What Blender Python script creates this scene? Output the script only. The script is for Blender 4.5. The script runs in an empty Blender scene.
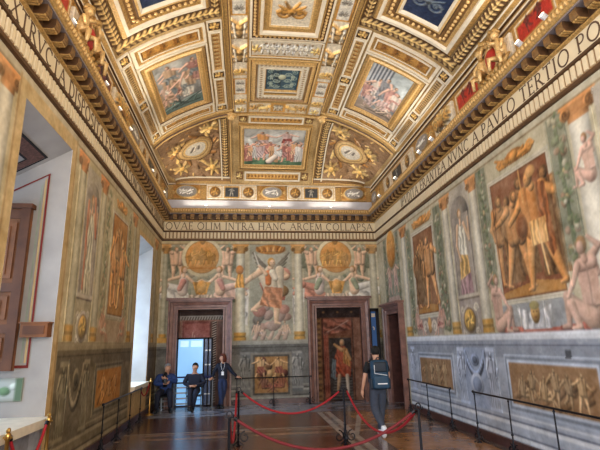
import bpy, bmesh, math, random
import numpy as np
from mathutils import Vector, Matrix
PI = math.pi
SC = bpy.context.scene
COL = SC.collection
# ---------------------------------------------------------------- camera
cam = bpy.data.cameras.new('camera'); camo = bpy.data.objects.new('camera', cam); COL.objects.link(camo)
_p, _y, _r = 0.2496, 0.1228, -0.0236
_f = Vector((math.sin(_y)*math.cos(_p), math.cos(_y)*math.cos(_p), math.sin(_p)))
_r0 = Vector((math.cos(_y), -math.sin(_y), 0)); _u0 = _r0.cross(_f)
_rr = _r0*math.cos(_r) + _u0*math.sin(_r); _u = _rr.cross(_f)
camo.matrix_world = Matrix(((_rr.x, _u.x, -_f.x, 0), (_rr.y, _u.y, -_f.y, 0), (_rr.z, _u.z, -_f.z, 1.9), (0, 0, 0, 1)))
cam.sensor_width = 36; cam.lens = 36*460.3/600; cam.clip_end = 200
SC.camera = camo
# ---------------------------------------------------------------- room numbers
XL, XR, D, XC = -2.81, 4.71, 15.8, 0.95
YB = -3.0                      # the room goes on behind the camera to here
LWIN = [(5.72, 7.38, 0.95, 5.04), (12.55, 14.40, 0.90, 4.82)]
# ---------------------------------------------------------------- light
SC.view_settings.view_transform = 'Standard'; SC.view_settings.look = 'None'
SC.view_settings.gamma = 1.0; SC.view_settings.use_curve_mapping = False
SC.view_settings.exposure = 0.38
w = bpy.data.worlds.new('world'); SC.world = w; w.use_nodes = True
w.node_tree.nodes['Background'].inputs[0].default_value = (0.86, 0.92, 1.0, 1)
w.node_tree.nodes['Background'].inputs[1].default_value = 0.9
def area(name, loc, rot, sx, sy, power, col):
    l = bpy.data.lights.new(name, 'AREA'); l.shape = 'RECTANGLE'; l.size = sx; l.size_y = sy
    l.energy = power; l.color = col
    o = bpy.data.objects.new(name, l); COL.objects.link(o); o.location = loc; o.rotation_euler = rot
    return o
# daylight standing in each window, facing into the room (+x)
DAY = (0.52, 0.73, 1.0)
for (ya, yb, za, zb), pw in zip(LWIN, (46, 170)):
    area('window_and_fill_light', (-4.35, (ya+yb)/2, (za+zb)/2 - .2), (0, -PI/2, 0), zb-za-1.0, yb-ya-.3, pw, DAY)
area('window_and_fill_light', (-2.75, 1.2, 3.0), (0, -PI/2, 0), 4.0, 1.7, 220, DAY)  # cool fill light added out of view on the left wall
# unseen fill light added behind the camera to brighten the walls
area('hall_fill_light', (XC, YB + .1, 3.6), (PI/2, 0, 0), 6.5, 5.4, 620, (1.0, 0.93, 0.82))
LAMP_W = 58.0
LAMP_C = (1.0, 0.90, 0.73)
# ---------------------------------------------------------------- materials
def lin(c):
    c = np.asarray(c, float)/255.0
    return np.where(c <= 0.04045, c/12.92, ((c+0.055)/1.055)**2.4)
def mat(name, rgb, rough=.6, metal=0., var=.12, scale=8., bump=0., spec=.5, emit=0., emit_c=None, attr=False, alpha=1.0, trans=0.):
    m = bpy.data.materials.new(name); m.use_nodes = True; nt = m.node_tree; N = nt.nodes; L = nt.links
    b = N['Principled BSDF']; b.inputs['Roughness'].default_value = rough; b.inputs['Metallic'].default_value = metal
    b.inputs['Specular IOR Level'].default_value = spec
    tc = N.new('ShaderNodeTexCoord'); nz = N.new('ShaderNodeTexNoise'); nz.inputs['Scale'].default_value = scale
    nz.inputs['Detail'].default_value = 5; L.new(tc.outputs['Object'], nz.inputs['Vector'])
    mr = N.new('ShaderNodeMapRange'); mr.inputs['From Min'].default_value = .25; mr.inputs['From Max'].default_value = .75
    mr.inputs['To Min'].default_value = 1-var; mr.inputs['To Max'].default_value = 1+var
    L.new(nz.outputs['Fac'], mr.inputs['Value'])
    mx = N.new('ShaderNodeMix'); mx.data_type = 'RGBA'; mx.blend_type = 'MULTIPLY'; mx.inputs[0].default_value = 1
    if attr:
        a = N.new('ShaderNodeAttribute'); a.attribute_name = 'Col'; L.new(a.outputs['Color'], mx.inputs[6])
    else:
        mx.inputs[6].default_value = (*lin(rgb), 1)
    L.new(mr.outputs['Result'], mx.inputs[7]); L.new(mx.outputs[2], b.inputs['Base Color'])
    if bump:
        bp = N.new('ShaderNodeBump'); bp.inputs['Strength'].default_value = bump; bp.inputs['Distance'].default_value = .02
        L.new(nz.outputs['Fac'], bp.inputs['Height']); L.new(bp.outputs['Normal'], b.inputs['Normal'])
    if emit:
        b.inputs['Emission Color'].default_value = (*lin(emit_c or rgb), 1); b.inputs['Emission Strength'].default_value = emit
    if alpha < 1: b.inputs['Alpha'].default_value = alpha
    if trans: b.inputs['Transmission Weight'].default_value = trans
    return m
M = dict(
    fresco=mat('fresco_plaster', 0, .75, attr=True, var=.10, scale=3.5, spec=.25),
    gilt=mat('gilded_stucco', 0, .42, .28, attr=True, var=.30, scale=20, bump=.5),
    paint=mat('painted_vault_plaster', 0, .7, attr=True, var=.08, scale=6, spec=.3),
    floorm=mat('polished_marble', 0, .22, attr=True, var=.16, scale=2.2, spec=.6),
    gold=mat('gilding', (184, 146, 86), .45, .25, var=.42, scale=26, bump=.5),
    goldd=mat('dark_gilding', (132, 98, 58), .45, .3, var=.35, scale=16, bump=.6),
    goldl=mat('bright_gilding', (222, 184, 122), .42, .28, var=.3, scale=26, bump=.4),
    white=mat('ivory_stucco', (226, 214, 190), .6, var=.10, scale=7),
    cream=mat('cream_frieze', (224, 206, 170), .6, var=.07, scale=4),
    brownline=mat('brown_fillet_and_gap_shade', (88, 60, 36), .5, .15, var=.25, scale=12),  # brown fillets; made dark so gaps and modillion sides read as shade
    grey=mat('grey_soffit', (132, 120, 118), .7, var=.12, scale=5),
    letter=mat('dark_lettering', (92, 68, 50), .7, var=.2, scale=10),
    marble=mat('purple_breccia', (130, 94, 84), .35, var=.42, scale=5, bump=.1),
    marbled=mat('dark_breccia', (78, 50, 46), .35, var=.4, scale=6),
    wood=mat('walnut', (124, 76, 42), .75, var=.35, scale=4, bump=.2),
    woodd=mat('dark_walnut', (94, 56, 32), .75, var=.35, scale=4),
    plaster=mat('pale_plaster', (206, 192, 170), .8, var=.08, scale=3),
    reveal=mat('mottled_reveal_plaster', (162, 156, 150), .85, var=.14, scale=2.2),
    tan=mat('tan_painted_border', (190, 160, 112), .75, var=.12, scale=3),
    iron=mat('black_iron', (26, 26, 32), .4, .6, var=.2),
    brass=mat('brass', (190, 150, 84), .28, .9, var=.12),
    rope=mat('red_rope', (158, 22, 34), .75, var=.2, scale=60),
    roped=mat('dark_red_rope', (104, 18, 26), .75, var=.2, scale=60),
    glass=mat('lit_pale_glass', (150, 190, 225), .15, var=.10, scale=1.3, emit=.75, emit_c=(120, 175, 225)),
    skylit=mat('daylight_glass', (200, 220, 245), .3, var=.02, emit=0.9, emit_c=(150, 190, 250)),
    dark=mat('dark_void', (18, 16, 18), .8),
    skin=mat('skin', (202, 152, 124), .55, var=.05),
    hairb=mat('black_hair', (14, 12, 12), .8, var=.3, scale=60),
    hairg=mat('grey_hair', (128, 130, 136), .7, var=.2, scale=60),
    haira=mat('auburn_hair', (96, 44, 28), .6, var=.3, scale=60),
    tee=mat('black_cotton', (20, 21, 25), .85),
    jean=mat('grey_blue_denim', (64, 71, 86), .85, var=.15, scale=20),
    djean=mat('dark_blue_denim', (34, 48, 84), .85, var=.15, scale=20),
    navy=mat('navy_cloth', (22, 28, 48), .8, var=.2, scale=12),
    bluej=mat('blue_jacket_cloth', (36, 62, 118), .75, var=.2, scale=12),
    pack=mat('teal_blue_nylon', (20, 58, 84), .6, var=.15, scale=14),
    packd=mat('dark_nylon', (14, 30, 46), .6, var=.2),
    shoe=mat('white_trainer', (228, 232, 240), .5, var=.03),
    black=mat('black_leather', (16, 16, 18), .5),
    badge=mat('white_card', (236, 238, 242), .4, var=.02),
    banner=mat('blue_banner', (52, 98, 160), .6, var=.05),
    belt=mat('blue_belt', (20, 32, 96), .7),
    steel=mat('brushed_steel', (150, 158, 168), .3, .8),
    lampm=mat('white_lamp_housing', (225, 225, 225), .4),
    lens=mat('lit_lens', (255, 240, 215), .3, emit=5, emit_c=(255, 236, 205)),
    eye=mat('dark_eye', (20, 14, 12), .3), lip=mat('lip', (150, 84, 76), .5),
    red=mat('red_marble_panel', (172, 46, 34), .5, var=.25, scale=10),
    mulb=mat('mulberry_panel', (96, 52, 56), .5, var=.3, scale=10),
)
# ---------------------------------------------------------------- objects
def empty(name, loc, label=None, cat=None, group=None, rz=0):
    o = bpy.data.objects.new(name, None); COL.objects.link(o); o.location = loc; o.rotation_euler = (0, 0, rz)
    o.empty_display_size = .1
    if label: tag(o, label, cat, group)
    return o
def tag(o, label, cat, group=None):
    o['label'] = label; o['category'] = cat
    if group: o['group'] = group
    return o
def struct(o):
    o['kind'] = 'structure'; return o
def mesh_obj(name, V, F, mats, parent=None, mi=None, smooth=False, world=True):
    """V in world metres; when the parent is an empty the vertices are moved into its frame."""
    me = bpy.data.meshes.new(name)
    me.from_pydata([tuple(map(float, v)) for v in V], [], [tuple(int(i) for i in f) for f in F])
    return _fin(name, me, mats, parent, mi, smooth)
def _fin(name, me, mats, parent, mi=None, smooth=False):
    for m in (mats if isinstance(mats, (list, tuple)) else [mats]): me.materials.append(m)
    if mi is not None: me.polygons.foreach_set('material_index', np.asarray(mi, np.int32))
    if smooth: me.polygons.foreach_set('use_smooth', np.ones(len(me.polygons), bool))
    o = bpy.data.objects.new(name, me); COL.objects.link(o)
    if parent is not None:
        o.parent = parent
        bpy.context.view_layer.update() if False else None
        mw = wm(parent)
        me.transform(mw.inverted())
    me.update()
    return o
def wm(o):
    m = Matrix.Translation(o.location) @ o.rotation_euler.to_matrix().to_4x4()
    return wm(o.parent) @ m if o.parent else m
class MB:
    def __init__(s): s.V = []; s.F = []; s.MI = []
    def add(s, V, F, mi=0):
        n = len(s.V); s.V += [tuple(v) for v in V]; s.F += [tuple(i+n for i in f) for f in F]; s.MI += [mi]*len(F)
    def box(s, a, b, mi=0, T=None):
        (x0, y0, z0), (x1, y1, z1) = a, b
        V = [(x, y, z) for x in (x0, x1) for y in (y0, y1) for z in (z0, z1)]
        if T is not None: V = [tuple(T @ Vector(v)) for v in V]
        s.add(V, [(0, 1, 3, 2), (4, 6, 7, 5), (0, 4, 5, 1), (2, 3, 7, 6), (0, 2, 6, 4), (1, 5, 7, 3)], mi)
    def tube(s, pts, rad, n=8, mi=0, caps=True):
        pts = [Vector(p) for p in pts]; k = len(pts)
        rad = [rad]*k if isinstance(rad, (int, float)) else list(rad)
        V = []; prev = None
        for i, p in enumerate(pts):
            t = (pts[min(i+1, k-1)] - pts[max(i-1, 0)]).normalized()
            if prev is None:
                a = Vector((0, 0, 1)) if abs(t.z) < .9 else Vector((1, 0, 0)); u = t.cross(a).normalized()
            else: u = (prev - t*prev.dot(t)).normalized()
            prev = u; v = t.cross(u)
            V += [tuple(p + (u*math.cos(2*PI*j/n) + v*math.sin(2*PI*j/n))*rad[i]) for j in range(n)]
        F = [(i*n+j, i*n+(j+1) % n, (i+1)*n+(j+1) % n, (i+1)*n+j) for i in range(k-1) for j in range(n)]
        if caps: F += [tuple(range(n))[::-1], tuple((k-1)*n+j for j in range(n))]
        s.add(V, F, mi)
    def lathe(s, c, prof, n=14, mi=0):
        c = Vector(c); V = []
        for r, z in prof: V += [(c.x+r*math.cos(2*PI*j/n), c.y+r*math.sin(2*PI*j/n), c.z+z) for j in range(n)]
        k = len(prof)
        F = [(i*n+j, i*n+(j+1) % n, (i+1)*n+(j+1) % n, (i+1)*n+j) for i in range(k-1) for j in range(n)]
        F += [tuple(range(n))[::-1], tuple((k-1)*n+j for j in range(n))]
        s.add(V, F, mi)
    def ball(s, c, r, n=8, m=6, mi=0, T=None):
        r = (r, r, r) if isinstance(r, (int, float)) else r
        V = [Vector((0, 0, 1))]
        for i in range(1, m):
            a = PI*i/m
            V += [Vector((math.sin(a)*math.cos(2*PI*j/n), math.sin(a)*math.sin(2*PI*j/n), math.cos(a))) for j in range(n)]
        V.append(Vector((0, 0, -1)))
        V = [Vector((v.x*r[0], v.y*r[1], v.z*r[2])) for v in V]
        if T is not None: V = [T @ v for v in V]
        V = [tuple(v + Vector(c)) for v in V]
        F = [(0, 1+j, 1+(j+1) % n) for j in range(n)]
        for i in range(m-2):
            F += [(1+i*n+j, 1+(i+1)*n+j, 1+(i+1)*n+(j+1) % n, 1+i*n+(j+1) % n) for j in range(n)]
        e = len(V)-1; b = 1+(m-2)*n
        F += [(e, b+(j+1) % n, b+j) for j in range(n)]
        s.add(V, F, mi)
    def build(s, name, mats, parent=None, smooth=False):
        return mesh_obj(name, s.V, s.F, mats, parent, s.MI, smooth)
def grid_obj(name, P, C, m, parent=None, cells=None, back=None, smooth=True):
    """P (h,w,3) points, C (h,w,3) sRGB 0-255; cells keeps a subset; back (h,w,3) gives the panel its thickness."""
    h, w_ = P.shape[:2]
    idx = np.arange(h*w_).reshape(h, w_)
    q = np.stack([idx[:-1, :-1], idx[:-1, 1:], idx[1:, 1:], idx[1:, :-1]], -1)
    F = q[cells] if cells is not None else q.reshape(-1, 4)
    if len(F) == 0: return None
    used, inv = np.unique(F, return_inverse=True); F = inv.reshape(-1, 4)
    V = P.reshape(-1, 3)[used]; CC = lin(C.reshape(-1, 3)[used]); nf = len(F)
    if back is not None:
        E = np.concatenate([F[:, [0, 1]], F[:, [1, 2]], F[:, [2, 3]], F[:, [3, 0]]])
        key = np.sort(E, 1); k = key[:, 0].astype(np.int64)*(len(V)+1)+key[:, 1]
        _, first, cnt = np.unique(k, return_index=True, return_counts=True)
        B = E[first[cnt == 1]]
        bv, binv = np.unique(B, return_inverse=True); binv = binv.reshape(-1, 2) + len(V)
        V2 = back.reshape(-1, 3)[used][bv]
        F = np.concatenate([F, np.stack([B[:, 1], B[:, 0], binv[:, 0], binv[:, 1]], 1)])
        V = np.concatenate([V, V2]); CC = np.concatenate([CC, CC[bv]*.8])
    me = bpy.data.meshes.new(name)
    me.vertices.add(len(V)); me.vertices.foreach_set('co', V.astype(np.float32).ravel())
    me.loops.add(len(F)*4); me.loops.foreach_set('vertex_index', F.astype(np.int32).ravel())
    me.polygons.add(len(F)); me.polygons.foreach_set('loop_start', np.arange(0, len(F)*4, 4, dtype=np.int32))
    me.update(calc_edges=True)
    sm = np.zeros(len(F), bool); sm[:nf] = smooth; me.polygons.foreach_set('use_smooth', sm)
    ca = me.color_attributes.new('Col', 'FLOAT_COLOR', 'POINT')
    ca.data.foreach_set('color', np.concatenate([CC, np.ones((len(V), 1))], 1).astype(np.float32).ravel())
    return _fin(name, me, m, parent, smooth=False) if not smooth else _fin(name, me, m, parent)
# ---------------------------------------------------------------- the painter: colour and relief on a metric canvas
RNG = np.random.RandomState(7)
def vnoise(h, w_, cell, seed):
    r = np.random.RandomState(seed); gh, gw = int(h/cell)+3, int(w_/cell)+3
    g = r.rand(gh, gw); y = np.arange(h)/cell; x = np.arange(w_)/cell
    yi, xi = y.astype(int), x.astype(int); fy, fx = y-yi, x-xi
    fy = fy*fy*(3-2*fy); fx = fx*fx*(3-2*fx); fy = fy[:, None]; fx = fx[None]
    a = g[yi][:, xi]; b = g[yi][:, xi+1]; c = g[yi+1][:, xi]; d = g[yi+1][:, xi+1]
    return (a*(1-fx)+b*fx)*(1-fy)+(c*(1-fx)+d*fx)*fy-.5
class Cv:
    def __init__(s, w_, h, res, col):
        s.w, s.h = w_, h; s.nx = max(3, int(round(w_/res))+1); s.ny = max(3, int(round(h/res))+1)
        s.rx = w_/(s.nx-1); s.ry = h/(s.ny-1); s.res = (s.rx+s.ry)/2
        s.X, s.Y = np.meshgrid(np.arange(s.nx)*s.rx, np.arange(s.ny)*s.ry)
        s.C = np.ones((s.ny, s.nx, 3))*np.array(col, float); s.Z = np.zeros((s.ny, s.nx))
        s.N = vnoise(s.ny, s.nx, max(2., .22/s.res), 77)+.5*vnoise(s.ny, s.nx, max(2., .08/s.res), 78)
        s.id = np.zeros((s.ny-1, s.nx-1), int); s.regs = {}
    def _b(s, x0, y0, x1, y1):
        p = 2*s.res
        i0 = max(0, int((x0-p)/s.rx)); i1 = min(s.nx, int((x1+p)/s.rx)+2)
        j0 = max(0, int((y0-p)/s.ry)); j1 = min(s.ny, int((y1+p)/s.ry)+2)
        if i1 <= i0 or j1 <= j0: return None
        return (slice(j0, j1), slice(i0, i1))
    def _put(s, b, a, col, z=None):
        a = np.clip(a, 0, 1)[..., None]; col = np.asarray(col, float)
        s.C[b] = s.C[b]*(1-a) + np.clip(col, 0, 255)*a
        if z is not None: s.Z[b] = np.maximum(s.Z[b], z*a[..., 0]) if np.ndim(z) else s.Z[b]*(1-a[..., 0])+z*a[..., 0]
    def rect(s, x0, y0, x1, y1, col, a=1., z=None):
        b = s._b(x0, y0, x1, y1)
        if b is None: return
        X, Y = s.X[b], s.Y[b]; r = s.res
        m = np.clip(np.minimum(np.minimum(X-x0, x1-X), np.minimum(Y-y0, y1-Y))/r+.5, 0, 1)
        s._put(b, m*a, col, z)
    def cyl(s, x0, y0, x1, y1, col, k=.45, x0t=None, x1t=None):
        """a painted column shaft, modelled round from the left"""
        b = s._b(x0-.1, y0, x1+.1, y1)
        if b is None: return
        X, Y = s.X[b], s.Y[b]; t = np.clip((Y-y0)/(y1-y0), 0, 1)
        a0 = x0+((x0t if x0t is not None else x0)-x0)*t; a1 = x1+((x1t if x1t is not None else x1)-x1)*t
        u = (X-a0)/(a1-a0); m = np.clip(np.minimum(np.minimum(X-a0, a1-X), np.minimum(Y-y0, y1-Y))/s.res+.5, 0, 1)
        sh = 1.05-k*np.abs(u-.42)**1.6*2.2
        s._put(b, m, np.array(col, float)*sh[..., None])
    def poly(s, pts, col, a=1., z=None, folds=0, dirn=0., fk=.15):
        P = np.asarray(pts, float); b = s._b(P[:, 0].min(), P[:, 1].min(), P[:, 0].max(), P[:, 1].max())
        if b is None: return
        X, Y = s.X[b], s.Y[b]; ins = np.zeros(X.shape, bool)
        for (xa, ya), (xb, yb) in zip(P, np.roll(P, -1, 0)):
            if ya == yb: continue
            c = (ya > Y) != (yb > Y); ins ^= c & (X < (xb-xa)*(Y-ya)/(yb-ya)+xa)
        col = np.array(col, float)
        if folds:
            c, sn = math.cos(dirn), math.sin(dirn); w_ = P[:, 0].max()-P[:, 0].min()+1e-6
            u = ((X-P[:, 0].min())*c+(Y-P[:, 1].min())*sn)/w_
            sh = 1+fk*np.sin(u*folds*2*PI+6*s.N[b])+.12*np.cos(u*folds*5.1+4*s.N[b])+.18*s.N[b]
            col = col*sh[..., None]
        s._put(b, ins*a, col, z)
    def ell(s, cx, cy, rx, ry, col, ang=0., k=.30, a=1., dome=0., z=None):
        R = max(rx, ry); b = s._b(cx-R, cy-R, cx+R, cy+R)
        if b is None: return
        X, Y = s.X[b]-cx, s.Y[b]-cy; c, sn = math.cos(ang), math.sin(ang)
        u = (X*c+Y*sn)/rx; v = (-X*sn+Y*c)/ry; q = np.sqrt(u*u+v*v)
        m = np.clip((1-q)*min(rx, ry)/s.res+.5, 0, 1)
        uu, vv = X/R, Y/R
        sh = 1+k*(-.55*uu+.75*vv) - k*.5*q*q  # lighter towards the upper left: light put into the colour
        zz = (z or 0)+dome*np.sqrt(np.clip(1-q*q, 0, 1)) if (dome or z is not None) else None
        s._put(b, m*a, np.array(col, float)*sh[..., None], zz)
    def cap(s, p0, p1, r0, r1, col, k=.38, dome=0., a=1.):
        x0, y0 = p0; x1, y1 = p1; R = max(r0, r1)
        b = s._b(min(x0, x1)-R, min(y0, y1)-R, max(x0, x1)+R, max(y0, y1)+R)
        if b is None: return
        X, Y = s.X[b], s.Y[b]; dx, dy = x1-x0, y1-y0; L2 = dx*dx+dy*dy+1e-9
        t = np.clip(((X-x0)*dx+(Y-y0)*dy)/L2, 0, 1); ex, ey = X-(x0+t*dx), Y-(y0+t*dy)
        r = r0+(r1-r0)*t; d = np.sqrt(ex*ex+ey*ey); m = np.clip((r-d)/s.res+.5, 0, 1)
        sh = 1+k*(-.6*ex+.7*ey)/np.maximum(r, 1e-4)-k*.55*(d/np.maximum(r, 1e-4))**2+.04  # upper-left light put into the stroke colour, on stucco reliefs as well
        zz = dome*np.sqrt(np.clip(1-(d/r)**2, 0, 1)) if dome else None
        s._put(b, m*a, np.array(col, float)*sh[..., None], zz)
    def line(s, pts, r, col, dome=0., k=0.1, a=1.):
        n = len(pts); r = [r]*n if isinstance(r, (int, float)) else r
        for i in range(n-1): s.cap(pts[i], pts[i+1], r[i], r[i+1], col, k, dome, a)
    def spiral(s, cx, cy, R, turns, d, a0, r, col, dome=0.):
        n = max(8, int(turns*12)); p = []
        for i in range(n+1):
            t = i/n; a = a0+d*turns*2*PI*t; q = R*(1-.8*t); p.append((cx+q*math.cos(a), cy+q*math.sin(a)))
        s.line(p, [r*(1-.5*i/n) for i in range(n+1)], col, dome)
        s.ell(cx, cy, r*1.3, r*1.3, col, dome=dome)
    def soften(s, n=1):
        for _ in range(n):
            P = np.pad(s.C, ((1, 1), (1, 1), (0, 0)), 'edge')
            s.C = (P[:-2, 1:-1]+P[2:, 1:-1]+P[1:-1, :-2]+P[1:-1, 2:]+P[1:-1, 1:-1]*2)/6
    def mottle(s, amp=12, cell=.3, seed=1, tint=(1, 1, 1)):
        for k, cc in enumerate((cell, cell/3, cell/9)):
            if cc/s.res < 1.2: break
            n = vnoise(s.ny, s.nx, cc/s.res, seed+k*17)
            s.C += n[..., None]*amp*2*(.75**k)*np.array(tint)
        s.C = np.clip(s.C, 4, 255)
    def age(s, y0, k, tone):
        b = (slice(int(y0/s.ry), s.ny), slice(0, s.nx)); n = (k*(1+1.2*s.N[b]))[..., None]
        s.C[b] = s.C[b]*(1-n)+np.array(tone, float)*n
    def region(s, name, label, cat, pts=None, ell=None, group=None):
        k = len(s.regs)+1; X = (s.X[:-1, :-1]+s.rx/2); Y = (s.Y[:-1, :-1]+s.ry/2)
        if ell: ins = ((X-ell[0])/ell[2])**2+((Y-ell[1])/ell[3])**2 <= 1
        else:
            P = np.asarray(pts, float); ins = np.zeros(X.shape, bool)
            for (xa, ya), (xb, yb) in zip(P, np.roll(P, -1, 0)):
                if ya == yb: continue
                c = (ya > Y) != (yb > Y); ins ^= c & (X < (xb-xa)*(Y-ya)/(yb-ya)+xa)
        s.id[ins & (s.id >= 0)] = k; s.regs[k] = (name, label, cat, group)
    def hole(s, x0, y0, x1, y1):
        X = (s.X[:-1, :-1]+s.rx/2); Y = (s.Y[:-1, :-1]+s.ry/2)
        s.id[(X > x0) & (X < x1) & (Y > y0) & (Y < y1)] = -1
def R4(x0, y0, x1, y1): return [(x0, y0), (x1, y0), (x1, y1), (x0, y1)]
def build_wall(cv, fn, wall_name, m, off=.012):
    P = fn(cv.X, cv.Y, 0.0); Pf = fn(cv.X, cv.Y, off)
    struct(grid_obj(wall_name, P, cv.C, m, cells=cv.id == 0, smooth=False))
    for k, (name, label, cat, group) in cv.regs.items():
        o = grid_obj(name, Pf, cv.C, m, cells=cv.id == k, back=P, smooth=False)
        if o: tag(o, label, cat, group)
# ---- painted people
POSES = dict(
 stand=dict(h=(.0, .93), n=(0, .86), sl=(-.10, .82), sr=(.10, .81), hl=(-.06, .51), hr=(.07, .50), kl=(-.07, .27), kr=(.10, .28), fl=(-.06, .03), fr=(.12, .05), el=(-.17, .66), er=(.18, .67), wl=(-.13, .52), wr=(.15, .53)),
 reach=dict(h=(.03, .93), n=(0, .86), sl=(-.10, .81), sr=(.10, .82), hl=(-.07, .51), hr=(.06, .50), kl=(-.13, .28), kr=(.10, .29), fl=(-.20, .05), fr=(.13, .03), el=(-.22, .74), er=(.20, .70), wl=(-.34, .70), wr=(.30, .62)),
 lift=dict(h=(.0, .92), n=(0, .86), sl=(-.10, .82), sr=(.10, .82), hl=(-.06, .51), hr=(.07, .50), kl=(-.05, .27), kr=(.12, .28), fl=(-.06, .03), fr=(.10, .04), el=(-.21, .90), er=(.20, .92), wl=(-.12, 1.02), wr=(.08, 1.04)),
 sit=dict(h=(.06, .93), n=(.03, .80), sl=(-.12, .74), sr=(.14, .72), hl=(-.06, .30), hr=(.05, .27), kl=(.34, .50), kr=(.40, .30), fl=(.40, .04), fr=(.62, .05), el=(-.22, .52), er=(.26, .52), wl=(-.28, .28), wr=(.36, .50)),
 situp=dict(h=(.06, .92), n=(.02, .80), sl=(-.12, .74), sr=(.12, .72), hl=(-.08, .25), hr=(.08, .22), kl=(.40, .50), kr=(.30, .38), fl=(.55, .05), fr=(.42, .03), el=(-.26, .92), er=(.30, .55), wl=(-.10, 1.05), wr=(.42, .42)),
 fly=dict(h=(.0, .93), n=(-.02, .85), sl=(-.14, .80), sr=(.10, .82), hl=(-.03, .52), hr=(.08, .50), kl=(-.10, .34), kr=(.06, .26), fl=(-.24, .22), fr=(.05, .03), el=(-.27, .70), er=(.20, .72), wl=(-.36, .60), wr=(.05, .66)),
)
def fig(cv, x, y, h, pose='stand', skin=(205, 165, 135), cloth=None, hair=(110, 75, 45), flip=1, k=.36, robe=None, wide=1., drape=None, dome=0.):
    J = {a: (x+flip*p[0]*h*wide, y+p[1]*h) for a, p in POSES[pose].items()}
    q = h*wide**.5; c = lambda a, b, r0, r1, col=skin: cv.cap(J[a], J[b], r0*q*1.22, r1*q*1.25, col, k, dome)
    mid = lambda a, b, t=.5: (J[a][0]*(1-t)+J[b][0]*t, J[a][1]*(1-t)+J[b][1]*t)
    c('sr', 'er', .036, .028); c('er', 'wr', .028, .020)
    if robe is None or pose in ('sit', 'situp', 'fly', 'lift', 'reach'):
        c('hr', 'kr', .058, .040); c('kr', 'fr', .040, .022); cv.cap(J['fr'], (J['fr'][0]+flip*.06*h, J['fr'][1]-.015*h), .02*q, .014*q, skin, k)
        c('hl', 'kl', .060, .042); c('kl', 'fl', .042, .024); cv.cap(J['fl'], (J['fl'][0]+flip*.06*h, J['fl'][1]-.015*h), .02*q, .014*q, skin, k)
    T = [J['sl'], J['sr'], (J['hr'][0]+flip*.03*h, J['hr'][1]), (J['hl'][0]-flip*.03*h, J['hl'][1])]
    tc = skin if cloth is None else cloth
    cv.poly(T, np.array(tc)*.93)
    c('sl', 'hl', .055, .060, tc); c('sr', 'hr', .050, .058, tc); cv.cap(mid('sl', 'sr'), mid('hl', 'hr'), .075*q, .06*q, tc, k*.8)
    c('n', 'h', .032, .030)
    if drape is not None:
        a, b = mid('hl', 'hr'), J['kl']
        cv.poly([(J['hl'][0]-.07*h*flip, J['hl'][1]+.05*h), (J['hr'][0]+.07*h*flip, J['hr'][1]+.04*h), (J['kr'][0]+.07*h*flip, J['kr'][1]-.03*h), (J['kl'][0]-.07*h*flip, J['kl'][1]-.05*h)], drape, folds=4, dirn=.5)
    if robe is not None and pose == 'stand':
        cv.poly([(J['hl'][0]-.05*h*flip, J['hl'][1]+.10*h), (J['hr'][0]+.05*h*flip, J['hr'][1]+.10*h), (x+flip*.17*h*wide, y), (x-flip*.15*h*wide, y)], robe, folds=5, dirn=.1)
    c('sl', 'el', .038, .030); c('el', 'wl', .029, .020)
    cv.ell(*J['wl'], .024*q, .020*q, skin); cv.ell(*J['wr'], .022*q, .020*q, skin)
    hx, hy = J['h']
    cv.ell(hx-flip*.008*h, hy+.012*h, .052*q, .062*q, hair, k=k); cv.ell(hx+flip*.010*h, hy-.004*h, .040*q, .052*q, skin, k=k)
    if h/cv.res > 40:
        for e in (-.012, .026): cv.ell(hx+flip*e*h, hy+.004*h, .006*h, .004*h, np.array(skin)*.4, k=0)
        cv.ell(hx+flip*.01*h, hy-.028*h, .010*h, .004*h, np.array(skin)*.6, k=0)
def nude(cv, s, z, f, k=1., skin=(200, 162, 144), hair=(150, 112, 76), back=False):
    """seated painted nude; f = +1 faces image right"""
    P = lambda a, b_: (s+f*a*k, z+b_*k); c = lambda a, b_, r0, r1, t=1.: cv.cap(P(*a), P(*b_), r0*k, r1*k, np.array(skin, float)*t, .42)
    c((.10, .18), (.48, .46), .135, .095, .86); c((.48, .46), (.52, .06), .085, .055, .84); c((.52, .05), (.66, .03), .05, .035, .84)
    c((-.12, .98), (-.20, .74), .075, .06, .9); c((-.14, .98), (-.30, 1.10), .07, .055, .92); c((-.30, 1.10), (-.12, 1.26), .05, .035, .92)
    c((.0, .16), (-.02, .42), .20, .165); c((-.02, .42), (-.02, .82), .165, .185); cv.poly([P(-.20, .95), P(.20, .93), P(.17, .35), P(-.19, .30)], np.array(skin)*.98); c((-.13, .90), (.13, .88), .10, .10, 1.03)
    if back: cv.line([P(-.0, .92), P(-.02, .6), P(.0, .25)], .012*k, np.array(skin)*.72)
    else:
        cv.line([P(-.10, .78), P(.0, .74), P(.10, .78)], .012*k, np.array(skin)*.78); cv.line([P(.0, .74), P(.0, .35)], .008*k, np.array(skin)*.8)
    c((.03, .14), (.42, .34), .15, .105, 1.02); c((.42, .34), (.30, .02), .095, .06, 1.0); c((.30, .02), (.46, -.0), .05, .035)
    c((.17, .88), (.34, .62), .07, .055, 1.04); c((.34, .62), (.46, .46), .05, .035, 1.04)
    c((.0, .95), (.03, 1.06), .06, .055); cv.ell(*P(.02, 1.17), .105*k, .13*k, hair, k=.4); cv.ell(*P(.055, 1.13), .075*k, .10*k, skin, k=.4)
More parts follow.
